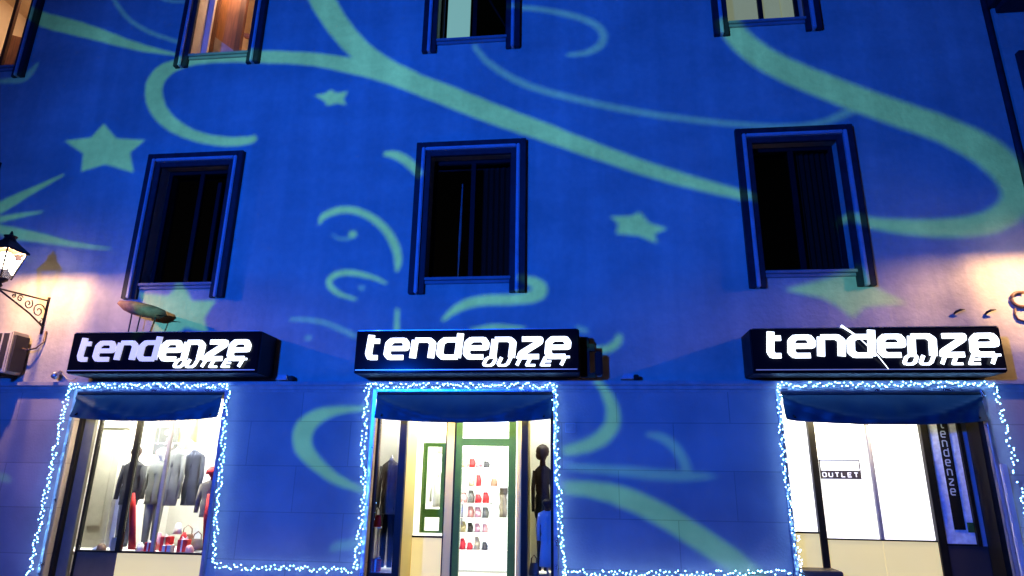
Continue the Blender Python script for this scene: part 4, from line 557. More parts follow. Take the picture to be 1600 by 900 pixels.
MB(-2.8, .9, .3).box(-3.2, -2.58, .96, .99, .3, 2.94).build('showcase_back', M['white'], sf2)
dr = MB(-1.9, .7, .12)
dr.box(-1.90, -1.81, .68, .75, .12, 2.76).box(-1.11, -1.0, .68, .75, .12, 2.76).box(-1.81, -1.11, .68, .75, 2.06, 2.17).box(-1.81, -1.11, .68, .75, 2.66, 2.76)
door = dr.build('entrance_door', M['green_frame'], bld); door['label'] = 'green framed entrance door with transom light'
MB(-1.8, .71, .2).box(-1.809, -1.111, .71, .716, .13, 2.058).build('glass', M['glass'], door)
MB(-1.8, .71, 2.2).box(-1.809, -1.111, .71, .716, 2.172, 2.658).build('transom_glass', M['glass'], door)
MB(-1.78, .64, 1.0).tube([(-1.765, .68, .95), (-1.765, .63, .97), (-1.765, .63, 1.25), (-1.765, .68, 1.27)], .011, 8).build('handle', M['trim_metal'], door, smooth=True)

# --- right shopfront
gy = .30
f3 = MB(2.63, gy, .12)
f3.box(3.03, 3.115, gy - .03, gy + .04, .45, 2.76).box(4.47, 4.565, gy - .03, gy + .04, .12, 2.76).box(4.94, 4.985, gy - .03, gy + .04, .86, 2.76).box(2.635, 3.029, gy - .01, gy + .03, .965, .985).box(3.116, 4.469, gy - .01, gy + .03, .895, .912).box(4.566, 4.939, gy - .01, gy + .03, .86, .88).box(2.634, 4.939, gy - .01, gy + .04, 2.72, 2.765)
f3.box(5.06, 5.128, .02, gy + .04, .12, 2.76)
sf3 = f3.build('shopfront', M['black_frame'], bld); sf3['label'] = 'right shopfront with glowing white blinds above cream panels'
MB(3.8, gy, .9).box(3.785, 3.825, gy - .02, gy + .03, .913, 2.72).build('mullion', M['sill'], sf3)
for a, b, z in ((2.64, 3.028, .986), (3.117, 3.784, .913), (3.826, 4.468, .913)):
    MB(a, gy + .05, z).box(a, b, gy + .045, gy + .05, z, 2.719).build('backlit_blind', M['panel_lit'], sf3)
MB(3.1, gy, .12).box(3.117, 3.80, gy, gy + .03, .12, .894).box(3.804, 4.468, gy, gy + .03, .12, .894).box(2.64, 3.028, gy, gy + .03, .50, .964).build('cream_panel', M['cream_glow'], sf3)
MB(2.6, .0, .12).box(2.64, 3.13, -.10, gy - .02, .12, .56, .01).build('brown_step_box', M['brownpanel'], sf3)
MB(4.6, gy, .12).box(4.566, 5.058, gy, gy + .03, .12, .859).build('dark_panel', M['ac_dark'], sf3)
MB(4.6, gy, .88).box(4.567, 4.939, gy + .012, gy + .03, .881, 2.719).build('reflection_board', M['board_reflection'], sf3)  # board stands in for the blue reflection in this pane
MB(5.0, gy, .88).box(4.986, 5.058, gy + .0, gy + .03, .86, 2.719).build('side_panel', M['light_trim'], sf3)
st = MB(4.75, gy, 1.05).box(4.70, 4.835, gy + .002, gy + .010, 1.05, 2.70).build('name_strip', M['black_frame'], sf3)
lettering('lettering', 'tendenze', 4.730, 2.33, 0, .058, .075, .014, gy + .001, .003, M['letter_grey'], st, step_z=.122)
MB(4.86, gy, 1.0).box(4.862, 4.935, gy + .002, gy + .010, 1.02, 1.14).build('small_plate', M['green_frame'], sf3)
sk = MB(3.15, gy, 1.66)
sk.box(3.145, 3.665, gy + .034, gy + .044, 1.655, 1.765).box(3.145, 3.665, gy + .034, gy + .044, 1.892, 1.905).box(3.145, 3.158, gy + .034, gy + .044, 1.765, 1.892).box(3.652, 3.665, gy + .034, gy + .044, 1.765, 1.892)
sticker = sk.build('outlet_sticker', M['ac_dark'], sf3)
lettering('lettering', 'OUTLET', 3.172, 1.683, .081, .045, .052, .013, gy + .033, .003, M['white_letter'], sticker)
MB(5.19, -.06, .12).box(5.17, 5.245, -.10, -.05, .12, 1.86, .01).build('outer_post', M['greypost'], sf3)

# unseen fill strips added behind the awnings to brighten posts and panels
def strip(o, x0, x1, y, z=2.68):
    MB(x0, y, z).box(x0, x1, y - .02, y + .02, z, z + .03).build('fill_strip', M['fill_strip'], o)
strip(sf1, -7.2, -5.5, -.04, 2.50); strip(sf2, -2.6, -.8, -.04, 2.50); strip(sf3, 2.8, 4.3, -.04, 2.50)

# ------------------------------------------------------------------ awnings
def awning(a, b, label):
    m = MB(a, 0, 2.75); nx, nz = 90, 10; g = []
    for j in range(nz + 1):
        v = j / nz; row = []
        for i in range(nx + 1):
            u = i / nx
            e = math.sin(math.pi * u)
            y = -.03 - .16 * v * (.55 + .45 * e) - .035 * v * e * math.sin(v * 3.1) + .012 * math.sin(u * 23) * v
            z = 2.74 - v * (.36 + .055 * e ** .5) + .02 * (1 - e) * v
            y += .010 * v * math.sin(u * 61 + v * 4) + .007 * v * math.sin(u * 37 - v * 6)
            # the belly fold that hangs between the upper corners
            d = v - (.15 + .75 * math.sin(math.pi * u) ** .8); y -= .055 * math.exp(-(d / .07) ** 2)
            row.append(m.b.verts.new(Vector((a + .012 + u * (b - a - .024), y, z)) - m.o))
        g.append(row)
    for j in range(nz):
        for i in range(nx): m.b.faces.new((g[j][i], g[j][i + 1], g[j + 1][i + 1], g[j + 1][i]))
    root = empty('awning', ((a + b) / 2, 0, 2.74)); tag(root, label, 'awning', 'dark awnings in the shop openings')
    m.build('cloth', M['awning'], root, smooth=True)
    MB(a, -.03, 2.74).tube([(a + .01, -.03, 2.745), (b - .01, -.03, 2.745)], .02, 10).build('roller', M['dark_trim'], root, smooth=True)
    zb = 2.74 - .34
    MB(a, -.1, zb).tube([(a + .10, -.02, 2.5), (a + .12, -.14, 2.42)], .012).build('bracket', M['black_frame'], root)
    MB(b, -.1, zb).tube([(b - .10, -.02, 2.5), (b - .12, -.14, 2.42)], .012).build('bracket', M['black_frame'], root)
    return root
awning(-7.60, -5.25, 'short dark teal awning above the clothes display of the left shop')
awning(-2.94, -.42, 'short dark teal awning above the recessed shop entrance')
awning(2.63, 5.13, 'short dark teal awning above the glowing white blinds')

# ------------------------------------------------------------------ signs
def sign(a, b, z0, z1, label, dim_first, tx0, tx1, tz):
    root = empty('shop_sign', ((a + b) / 2, 0, z0)); tag(root, label, 'shop sign', 'black box signs above the shops')
    yf = -.50
    MB(a, yf, z0).box(a, b, yf + .02, -.002, z0, z1, .012).build('casing', M['sign_side'], root)
    MB(a, yf, z0).box(a + .01, b - .01, yf, yf + .018, z0 + .01, z1 - .01, .006).build('face_panel', M['sign_black'], root)
    MB(a, yf, z0).box(a + .03, b - .03, yf - .010, yf - .001, z0 + .035, z0 + .047).build('lower_trim', M['sign_edge'], root)
    MB(a, yf, z0).box(a + .03, b - .03, yf - .006, yf + .03, z1 - .004, z1 + .006).build('upper_trim', M['trim_metal'], root)
    adv = (tx1 - tx0) / 8.0; w = adv * .73; h = .24; sh = .10
    kw = dict(adv=adv, w=w, h=h, th=.066, tv=.092, shear=sh)
    x = tx0 + .05
    if dim_first:
        letters('tendenze', x=x, z=tz, y=yf - .012, depth=.02, m=M['letters_dim'], parent=root, only=(0, 4), **kw)
        letters('tendenze', x=x, z=tz, y=yf - .012, depth=.02, m=M['letters_lit'], parent=root, only=(4, 8), **kw)
    else: letters('tendenze', x=x, z=tz, y=yf - .012, depth=.02, m=M['letters_lit'], parent=root, **kw)
    ox = tx0 + (tx1 - tx0) * .60
    letters('OUTLET', x=ox, z=tz - .120, adv=(tx1 - ox) / 6.0, w=(tx1 - ox) / 6 * .64, h=.108, th=.029, y=yf - .036, depth=.012, m=M['letters_lit'], parent=root, shear=.5, tv=.046)
    return root
s1 = sign(-7.47, -4.55, 2.975, 3.575, 'black box sign whose first letters are dimmer than its bright last letters', True, -7.43, -4.68, 3.175)
s2 = sign(-3.15, -.04, 2.965, 3.56, 'black box sign with a holed bracket at its right end, above the entrance', False, -3.11, -.15, 3.175)
s3 = sign(2.19, 5.24, 2.945, 3.53, 'black box sign crossed by a thin diagonal white tube', False, 2.25, 5.18, 3.165)
MB(3.37, -.52, 3.5).tube([(3.33, -.52, 3.555), (3.37, -.525, 3.52), (3.50, -.56, 3.40)], [.016, .014, .008], 8).tube([(3.50, -.56, 3.40), (3.70, -.565, 3.16), (3.83, -.515, 2.99)], [.006, .006, .004], 6).build('diagonal_tube', M['letters_lit'], s3, smooth=True)
# bracket plate with a rectangular hole at the right end of the middle sign
bk = MB(0, -.2, 2.95)
bk.box(-.035, .095, -.24, -.18, 3.0, 3.34).box(.17, .27, -.24, -.18, 2.96, 3.30, .02).box(.095, .17, -.24, -.18, 3.30, 3.40).box(-.035, .17, -.24, -.18, 2.94, 3.0).box(-.035, .095, -.24, -.18, 3.34, 3.50, .015)
bk.build('holed_bracket', M['sign_side'], s2)

# ------------------------------------------------------------------ wall lanterns on wrought iron brackets
def lantern(x, label, tilt=0):
    root = empty('wall_lantern', (x, 0, 4.22)); tag(root, label, 'wall lantern', 'wrought iron wall lanterns')
    y1 = -.92; zt, zb = 4.22, 3.80
    ir = MB(x, 0, 4.2)
    ir.box(x - .02, x + .02, -.02, -.002, zb - .12, zt + .06, .004)
    ir.tube([(x, -.01, zt), (x, y1, zt - .06)], .014, 6).tube([(x, -.02, zb), (x, -.30, zb + .14), (x, y1 + .05, zt - .08)], .013, 6)
    def spiral(cy, cz, r, turns, ph, sgn=1):
        ir.tube([(x, cy + sgn * r * (1 - t / 26) * math.cos(ph + t / 26 * turns * 2 * math.pi), cz + r * (1 - t / 26) * math.sin(ph + t / 26 * turns * 2 * math.pi)) for t in range(23)], .009, 5)
    spiral(-.15, 4.02, .12, 1.7, .4); spiral(-.36, 4.08, .085, 1.6, 2.2, -1); spiral(-.52, 4.115, .055, 1.5, .6); spiral(-.06, 3.87, .05, 1.2, 1.5, -1); spiral(-.64, 4.13, .035, 1.4, 2.0, -1)
    ir.build('bracket', M['iron'], root, smooth=False)
    zc = 4.24; cy = y1 - .0
    body = MB(x, cy, zc)
    body.loft([(x, cy, zc - .08, .02, .02), (x, cy, zc - .03, .05, .05), (x, cy, zc, .03, .03), (x, cy, zc + .05, .10, .10), (x, cy, zc + .07, .10, .10)], 12)
    def corner(k, r): return (x + r * math.cos(k * math.pi / 2 + math.pi / 4), cy + r * math.sin(k * math.pi / 2 + math.pi / 4))
    ztop = zc + .50
    for k in range(4):
        a = corner(k, .125); b = corner(k, .235)
        body.tube([(a[0], a[1], zc + .07), (b[0], b[1], ztop)], .012, 5)
        c = corner(k + 1, .235); body.tube([(b[0], b[1], ztop), (c[0], c[1], ztop)], .012, 5)
    body.build('cage', M['iron'], root)
    gl = MB(x, cy, zc)
    for k in range(4):
        a, a2, b, b2 = corner(k, .12), corner(k + 1, .12), corner(k, .228), corner(k + 1, .228)
        gl.quad((a[0], a[1], zc + .08), (a2[0], a2[1], zc + .08), (b2[0], b2[1], ztop - .01), (b[0], b[1], ztop - .01))
    gl.build('glass', M['lantern_glass'], root)
    rf = MB(x, cy, ztop)
    for k in range(4):
        b, b2 = corner(k, .275), corner(k + 1, .275); d, d2 = corner(k, .09), corner(k + 1, .09)
        rf.quad((b[0], b[1], ztop + .012), (b2[0], b2[1], ztop + .012), (d2[0], d2[1], ztop + .16), (d[0], d[1], ztop + .16))
        rf.quad((b[0], b[1], ztop - .012), (b2[0], b2[1], ztop - .012), (b2[0], b2[1], ztop + .012), (b[0], b[1], ztop + .012))
    rf.loft([(x, cy, ztop + .15, .09, .09), (x, cy, ztop + .20, .07, .07), (x, cy, ztop + .23, .09, .09), (x, cy, ztop + .25, .03, .03), (x, cy, ztop + .31, .01, .01)], 12)
    rf.build('roof', M['iron'], root)
    MB(x, cy, ztop - .1).ball(x, cy, ztop - .15, .125, .125, .135).build('bulb', M['bulb'], root, smooth=True)
    l = bpy.data.lights.new('lantern_light', 'POINT'); l.energy = 290; l.color = (1, .64, .32); l.shadow_soft_size = .045
    lo = bpy.data.objects.new('lantern_light', l); COL.objects.link(lo); lo.location = (x, cy, ztop + .035)
    return root
lantern(-8.46, 'glowing wrought iron lantern on scrolled bracket beside the air conditioner')
lantern(6.02, 'wrought iron wall lantern right of the third sign, past the frame edge')

# ------------------------------------------------------------------ small things on the wall
ac = empty('air_conditioner', (-8.85, 0, 2.95)); tag(ac, 'cream air conditioner with dark vertical louvres under the left lantern', 'air conditioner')
MB(-8.9, -.3, 3.0).box(-9.30, -8.62, -.34, -.03, 3.02, 3.66, .015).build('casing', M['ac_case'], ac)
lv = MB(-8.9, -.35, 3.0)
for k in range(5): lv.box(-9.25 + k * .125, -9.165 + k * .125, -.352, -.342, 3.08, 3.62)
lv.build('louvre', M['ac_dark'], ac)
MB(-8.6, -.2, 3.0).box(-8.618, -8.58, -.30, -.06, 3.06, 3.60).build('valve_cover', M['ac_dark'], ac)
for xx in (-9.22, -8.75): MB(xx, -.2, 2.95).box(xx, xx + .05, -.36, -.002, 2.97, 3.018).build('support_bracket', M['black_frame'], ac)
MB(-8.5, 0, 3.4).tube([(-8.58, -.15, 3.42), (-8.52, -.14, 3.40), (-8.42, -.08, 3.44), (-8.37, -.02, 3.55), (-8.37, -.02, 3.72)], .014, 8).build('hose', M['brown_bag'], ac, smooth=True)
dm = empty('dome_camera', (-7.98, 0, 3.0)); tag(dm, 'small round glassy dome camera beside the left end of the first sign', 'camera')
MB(-7.98, -.06, 3.02).ball(-7.98, -.10, 3.01, .055, .055, .06).build('dome', M['trim_metal'], dm, smooth=True)
MB(-7.98, -.06, 3.02).box(-8.02, -7.94, -.09, -.002, 3.03, 3.09, .01).tube([(-7.95, -.03, 3.06), (-7.84, -.03, 2.97), (-7.74, -.03, 2.95), (-7.68, -.03, 2.99)], .010).build('mount', M['ac_case'], dm)
ds = empty('shallow_dish', (-6.66, -.3, 3.58)); tag(ds, 'rusty brown shallow dish on thin legs above the left sign', 'dish')
d = MB(-6.66, -.3, 4.0)
d.loft([(-6.60, -.26, 3.89, .20, .09), (-6.62, -.26, 3.92, .30, .15), (-6.64, -.26, 4.00, .40, .19), (-6.64, -.26, 4.05, .37, .17), (-6.64, -.26, 4.08, .22, .1)], 20)
for v in d.b.verts:
    w = v.co + d.o; v.co.z -= (w.x + 6.66) * .20
d.build('plate', M['dish'], ds, smooth=True)
MB(-6.66, -.3, 3.6).tube([(-6.74, -.32, 3.93), (-6.76, -.30, 3.585)], .010).tube([(-6.58, -.34, 3.91), (-6.63, -.30, 3.585)], .010).tube([(-6.36, -.30, 3.86), (-6.42, -.30, 3.585)], .010).tube([(-6.36, -.32, 3.88), (-6.16, -.30, 3.86)], [.014, .004]).build('leg', M['iron'], ds)
np_ = empty('number_plate', (-.18, 0, 2.28)); tag(np_, 'small pale square plate right of the entrance lights', 'plate')
MB(-.18, -.02, 2.28).box(-.255, -.115, -.028, -.002, 2.215, 2.345, .004).build('plate', M['light_trim'], np_)
MB(-.18, -.02, 2.28).box(-.245, -.125, -.031, -.0285, 2.225, 2.335).build('enamel_face', M['stone'], np_)
def fixture(x, label):
    r = empty('spotlight_housing', (x, 0, 2.92)); tag(r, label, 'spotlight', 'little unlit spotlights on the ledge')
    MB(x, -.08, 2.93).prism([(x - .10, 2.93), (x - .06, 3.0), (x + .06, 3.0), (x + .07, 2.93)], -.16, -.03).build('housing', M['light_trim'], r)
    MB(x, -.08, 2.93).box(x + .075, x + .14, -.14, -.03, 2.922, 2.99, .008).build('ballast_box', M['black_frame'], r)
fixture(-4.33, 'small unlit spotlight on the ledge right of the first sign'); fixture(.62, 'small unlit spotlight on the ledge right of the holed bracket')
def hook(x, z, label):
    r = empty('iron_hook', (x, 0, z)); tag(r, label, 'hook')
    MB(x, 0, z).tube([(x - .06, -.002, z - .03), (x - .05, -.05, z - .01), (x - .01, -.07, z + .008), (x + .045, -.075, z + .012)], [.012, .017, .015, .006], 7).build('hook', M['iron'], r, smooth=True)
hook(5.07, 3.85, 'small dark hook above the right end of the third sign'); hook(5.46, 3.84, 'small dark hook between the sign corner and the coiled cable')
cc = MB(5.8, 0, 4.0)
cc.tube([(5.87 + .12 * math.cos(t) , -.03, 4.0 + .10 * math.sin(t)) for t in [k * .3 for k in range(4, 18)]], .022, 7).tube([(6.2, -.02, 3.70), (5.86, -.02, 3.70), (5.78, -.02, 3.73), (5.76, -.02, 3.80), (5.78, -.02, 3.88)], .013, 7)
tag(cc.build('coiled_cable', M['brown_bag'], None, smooth=True), 'loose coil of brown cable on the warm wall at the right edge', 'cable')

# ------------------------------------------------------------------ fairy lights
led_me = None
def led_mesh():
    b = bmesh.new(); bmesh.ops.create_icosphere(b, subdivisions=1, radius=.0074)
    me = bpy.data.meshes.new('led_bulb'); b.to_mesh(me); b.free(); me.materials.append(M['led']); return me
led_me = led_mesh()
def fairy(pts, label, density, spread=.035, sparse=None):
    """a cable zigzag along the outline with LEDs on it"""
    root = empty('fairy_lights', (pts[0][0], 0, pts[0][1])); tag(root, label, 'fairy lights', 'blue white fairy lights around the shop openings')
    seg = []; tot = 0
    for a, b in zip(pts, pts[1:]):
        L = math.hypot(b[0] - a[0], b[1] - a[1]); seg.append((a, b, L)); tot += L
    def at(s):
        for a, b, L in seg:
            if s <= L: t = s / L; return a[0] + (b[0] - a[0]) * t, a[1] + (b[1] - a[1]) * t, (-(b[1] - a[1]) / L, (b[0] - a[0]) / L)
            s -= L
        a, b, L = seg[-1]; return b[0], b[1], (-(b[1] - a[1]) / L, (b[0] - a[0]) / L)
    cable = []; n = int(tot * 34); bulbs = []
    for i in range(n + 1):
        x, z, nn = at(tot * i / n); o = spread * (.75 * math.sin(i * 1.9) + .5 * rnd.uniform(-1, 1))
        cable.append((x + nn[0] * o, -.095 - rnd.uniform(0, .02), z + nn[1] * o))
    MB(*cable[0]).tube(cable, .0028, 4).build('cable', M['cable'], root)
    nb_ = int(tot * density)
    for i in range(nb_):
        s = tot * (i + rnd.uniform(-.4, .4)) / nb_
        if sparse and rnd.random() < sparse(max(0, min(1, s / tot))): continue
        x, z, nn = at(max(0, min(tot, s))); o = spread * rnd.uniform(-1, 1)
        bulbs.append((x + nn[0] * o, -.10 - rnd.uniform(0, .035), z + nn[1] * o))
    rnd.shuffle(bulbs)
    base = Vector(root.location)
    for p in bulbs[:100]:
        q = bpy.data.objects.new('bulb', led_me); COL.objects.link(q); q.parent = root; q.location = Vector(p) - base
    if len(bulbs) > 100:
        m = MB(*bulbs[100])
        for p in bulbs[100:]: m.ball(*p, .0074, sub=1)
        o = m.build('bulbs', M['led'], root); o['kind'] = 'stuff'
    return root
T = 2.845
fairy([(-7.72, .15), (-7.70, .9), (-7.71, 1.9), (-7.69, T), (-5.16, T + .01), (-5.13, 2.2), (-5.08, 1.2), (-5.02, .44)], 'fairy lights around the clothes display of the left shop', 40, .038)
fairy([(-5.02, .43), (-4.5, .40), (-4.0, .425), (-3.5, .405), (-3.03, .42)], 'short fairy light string low on the blue wall between left shop and entrance', 34, .036)
fairy([(-3.03, .42), (-2.99, 1.3), (-3.06, 2.1), (-3.06, T), (-.39, T), (-.37, 2.0), (-.33, 1.2), (-.29, .40)], 'fairy lights around the recessed shop entrance', 40, .038)
fairy([(-.28, .47), (.3, .468), (1.0, .487), (1.8, .51), (2.52, .545)], 'fairy light string at the bottom edge between entrance and glowing blinds', 34, .036)
fairy([(2.64, .35), (2.60, 1.0), (2.56, 1.9), (2.59, T), (5.27, T + .01), (5.30, 2.3), (5.33, 1.7), (5.35, 1.0), (5.36, .3)], 'fairy lights around the glowing blinds of the right shop', 40, .038, sparse=lambda t: .22 if t > .70 else 0)

# ------------------------------------------------------------------ goods in the displays
def torso(root, x, y, z0, z1, w, m, name='garment', d=.6, sleeves=True, flare=1.0):
    """a jacket shape: hem z0, neck z1, shoulder width w"""
    h = z1 - z0
    secs = [(x, y, z0, w * .40 * flare, w * .40 * d * flare), (x, y, z0 + h * .30, w * .40, w * .27), (x, y, z0 + h * .52, w * .36, w * .24), (x, y, z0 + h * .75, w * .43, w * .26), (x, y, z0 + h * .90, w * .46, w * .22), (x, y, z0 + h * .97, w * .22, w * .15), (x, y, z1, w * .13, w * .12)]
    fine = []
    for (a_, b_) in zip(secs, secs[1:]):
        for k in range(3): fine.append(tuple(p + (q - p) * k / 3 for p, q in zip(a_, b_)))
    fine = [(s[0] + .006 * math.sin(s[2] * 37), s[1], s[2], s[3] * (1 + .035 * math.sin(s[2] * 61 + x * 9)), s[4]) for s in fine] + [secs[-1]]
    mb = MB(x, y, z0).loft(fine, 20, wob=.06)
    mb.tube([(x, y - w * .27, z0 + .01), (x, y - w * .25, z0 + h * .5), (x, y - w * .23, z0 + h * .78), (x, y - w * .14, z0 + h * .96)], .007, 5).tube([(x - w * .10, y - w * .17, z0 + h * .95), (x - .01, y - w * .262, z0 + h * .68)], [.012, .008], 5).tube([(x + w * .10, y - w * .17, z0 + h * .95), (x + .01, y - w * .262, z0 + h * .68)], [.012, .008], 5)
    if sleeves:
        for s in (-1, 1):
            mb.tube([(x + s * w * .42, y, z0 + h * .88), (x + s * w * .52, y - .01, z0 + h * .55), (x + s * w * .50, y - .05, z0 + h * .12)], [w * .13, w * .11, w * .085], 9)
    return mb.build(name, m, root, smooth=True)
def mannequin(x, y, z0, h, label, jacket, legs=None, head='skin', w=.38, headball=False, stand=True, skirt=False, group=None):
    """h: overall height; z0: where its base stands"""
    root = empty('mannequin', (x, y, z0)); tag(root, label, 'mannequin', group)
    hip = z0 + h * .46; neck = z0 + h * .86
    if legs:
        mb = MB(x, y, z0)
        for s in (-1, 1): mb.tube([(x + s * w * .16, y, hip + .05), (x + s * w * .18, y, z0 + h * .25), (x + s * w * .17, y, z0 + .03)], [w * .21, w * .15, w * .11], 10)
        mb.build('trousers', M[legs], root, smooth=True)
    elif stand: MB(x, y, z0).tube([(x, y, z0), (x, y, hip + .1)], .014, 8).loft([(x, y, z0, .13, .10), (x, y, z0 + .015, .12, .09)], 14).build('stand', M['trim_metal'], root)
    if skirt: MB(x, y, z0).loft([(x, y, z0 + .12, w * .5, w * .42), (x, y, z0 + h * .3, w * .42, w * .34), (x, y, hip + .04, w * .33, w * .24)], 16, wob=.06).build('skirt', M[jacket], root, smooth=True)
    torso(root, x, y, hip - .06, neck, w, M[jacket], 'jacket')
    if head is None:
        MB(x, y, neck).loft([(x, y, neck - .02, .04, .04), (x, y, neck + .03, .035, .035), (x, y, neck + .04, .012, .012), (x, y, neck + .07, .012, .012)], 12).build('neck_cap', M['trim_metal'], root, smooth=True)
        return root
    MB(x, y, neck).loft([(x, y, neck - .02, .045, .045), (x, y, neck + h * .03, .04, .04), (x, y - .01, neck + h * .045, .05, .06), (x, y - .01, neck + h * .08, .075, .09), (x, y, neck + h * .115, .07, .085), (x, y, neck + h * .14, .035, .045)], 12).build('head', M[head], root, smooth=True)
    return root
def cloth_on_hanger(x, y, z0, z1, w, label, m, group=None, sleeves=True):
    root = empty('hanging_garment', (x, y, z0)); tag(root, label, 'garment', group)
    torso(root, x, y, z0, z1, w, M[m], 'cloth', d=.35, sleeves=sleeves)
    MB(x, y, z1).tube([(x - w * .38, y, z1 - .05), (x, y, z1 + .01), (x + w * .38, y, z1 - .05)], .008).tube([(x, y, z1), (x, y, z1 + .06), (x + .025, y, z1 + .085), (x + .04, y, z1 + .06)], .005).build('hanger', M['trim_metal'], root)
    return root
def gift(x, y, z, sx, sy, sz, m, label, ribbon='white_cloth', group=None):
    root = empty('gift_box', (x, y, z)); tag(root, label, 'box', group)
    MB(x, y, z).box(x - sx / 2, x + sx / 2, y - sy / 2, y + sy / 2, z, z + sz, .006).build('box', M[m], root)
    MB(x, y, z).box(x - .012, x + .012, y - sy / 2 - .003, y + sy / 2 + .003, z + .001, z + sz + .003).tube([(x, y, z + sz), (x - .04, y, z + sz + .035), (x - .05, y, z + sz + .005), (x, y, z + sz), (x + .05, y, z + sz + .005), (x + .04, y, z + sz + .035), (x, y, z + sz)], .007).build('ribbon', M[ribbon], root)
def handbag(x, y, z, w, h, m, label):
    root = empty('handbag', (x, y, z)); tag(root, label, 'handbag')
    MB(x, y, z).loft([(x, y, z, w * .5, w * .24), (x, y, z + h * .3, w * .52, w * .25), (x, y, z + h * .9, w * .40, w * .14), (x, y, z + h, w * .36, w * .10)], 16).build('body', M[m], root, smooth=True)
    MB(x, y, z).tube([(x - w * .28, y, z + h * .9), (x - w * .26, y, z + h * 1.35), (x, y, z + h * 1.6), (x + w * .26, y, z + h * 1.35), (x + w * .28, y, z + h * .9)], .009, 7).build('handle', M['brown_bag'], root, smooth=True)
P1 = .503
mannequin(-7.02, .72, P1, 1.50, 'mannequin in black jacket and navy trousers behind the second pane of the left shop', 'black_cloth', 'navy_cloth', head='dark_hair', w=.36)
mannequin(-6.80, 1.05, P1, 1.50, 'mannequin in dark grey suit between two mullions of the left shop', 'grey_cloth', 'grey_cloth', head='white_cloth', w=.42)
torso_root = mannequin(-5.62, .62, P1, 1.18, 'red hatted mannequin in taupe jacket at the right end of the left display', 'taupe_cloth', None, head='red_cloth', w=.36)
MB(-5.52, .44, .6).loft([(-5.50, .45, .62, .045, .02), (-5.53, .43, 1.0, .05, .022), (-5.56, .46, 1.32, .03, .02)], 10).build('red_shirt_front', M['red_cloth'], torso_root, smooth=True)
MB(-5.62, .62, 1.6).loft([(-5.62, .60, 1.60, .11, .11), (-5.62, .60, 1.66, .10, .10), (-5.62, .60, 1.72, .05, .05)], 14).build('hat', M['red_cloth'], torso_root, smooth=True)
sc = MB(-6.7, .45, .6).loft([(-6.60, .40, .53, .06, .02), (-6.64, .40, .80, .055, .022), (-6.70, .40, 1.10, .05, .022), (-6.74, .40, 1.32, .03, .02)], 12, wob=.08)
tag(sc.build('scarf', M['red_cloth'], None, smooth=True), 'long red scarf hanging right of the thick black mullion', 'scarf')
for x, y, w, mm, lb in ((-6.50, .95, .30, 'grey_cloth', 'grey coat on hanger nearest the thin pale mullion'), (-6.30, 1.15, .32, 'navy_cloth', 'dark navy coat on hanger left of the bright white backdrop'),):
    cloth_on_hanger(x, y, 1.12, 1.98, w, lb, mm, 'coats hanging in the left display')
rr = empty('clothes_rail', (-6.4, 1.05, 2.06)); tag(rr, 'thin metal clothes rail carrying the coats in the left display', 'clothes rail')
MB(-6.4, 1.0, 2.06).tube([(-6.9, .95, 2.07), (-5.9, .95, 2.07)], .010, 8).build('rail', M['trim_metal'], rr); MB(-6.4, 1.0, 2.06).tube([(-6.85, .95, 2.07), (-6.85, .95, 2.93)], .006, 6).tube([(-5.95, .95, 2.07), (-5.95, .95, 2.93)], .006, 6).build('hanging_rod', M['trim_metal'], rr)
pc = empty('framed_picture', (-6.90, 1.29, 1.9)); tag(pc, 'pink flowery picture high behind the middle pane of the left shop', 'picture')
MB(-6.9, 1.2, 2.1).box(-7.10, -6.70, 1.22, 1.245, 1.90, 2.34).build('frame', M['grey_cloth'], pc)
pf = MB(-6.9, 1.21, 2.1)
for k in range(14): pf.ball(-6.90 + rnd.uniform(-.16, .16), 1.215, 2.12 + rnd.uniform(-.18, .18), rnd.uniform(.02, .055), .006, None, 1)
pf.build('flowers', M['pink_cloth'], pc)
dp = MB(-6.3, 1.5, 2.2); n = 40
g = [[dp.b.verts.new(Vector((-6.75 + 1.35 * i / n, 1.62 + .03 * math.sin(i * .9) , 2.94 - v * (.75 + .10 * math.sin(i / n * 9))) ) - dp.o) for i in range(n + 1)] for v in (0, .5, 1)]
for j in range(2):
    for i in range(n): dp.b.faces.new((g[j][i], g[j][i + 1], g[j + 1][i + 1], g[j + 1][i]))
tag(dp.build('draped_cloth', M['beige'], None, smooth=True), 'beige cloth draped high behind the right pane of the left shop', 'drape')
gifts = 'gift boxes on the left display'
for k, (x, y, sx, sz, mm, lb) in enumerate(((-6.36, .46, .12, .13, 'red_cloth', 'small red gift box just right of the thin mullion'), (-6.20, .60, .15, .20, 'red_cloth', 'tallest red gift box with white ribbon in the left display'), (-6.06, .44, .13, .10, 'white_cloth', 'white gift box among the red boxes'), (-5.90, .56, .15, .17, 'red_cloth', 'red gift box nearest the brown handbag'), (-5.43, .42, .13, .12, 'red_cloth', 'red gift box at the feet of the red hatted mannequin'))):
    gift(x, y, P1, sx, .12, sz, mm, lb, 'white_cloth' if mm == 'red_cloth' else 'red_cloth', gifts)
handbag(-5.80, .72, P1, .22, .17, 'taupe_cloth', 'taupe handbag with arched handle beside the taupe jacket')
handbag(-6.05, .85, P1, .26, .22, 'brown_bag', 'brown handbag with tall handle behind the gift boxes')
cd = empty('price_card', (-6.9, .40, P1)); tag(cd, 'small cream price card leaning in the left display', 'card')
MB(-6.9, .4, .5).box(-6.93, -6.80, .38, .385, P1, P1 + .19).build('card', M['beige'], cd)
sh = empty('shoe', (-7.2, .45, P1)); tag(sh, 'pale shoe at the lower left of the left display', 'shoe')
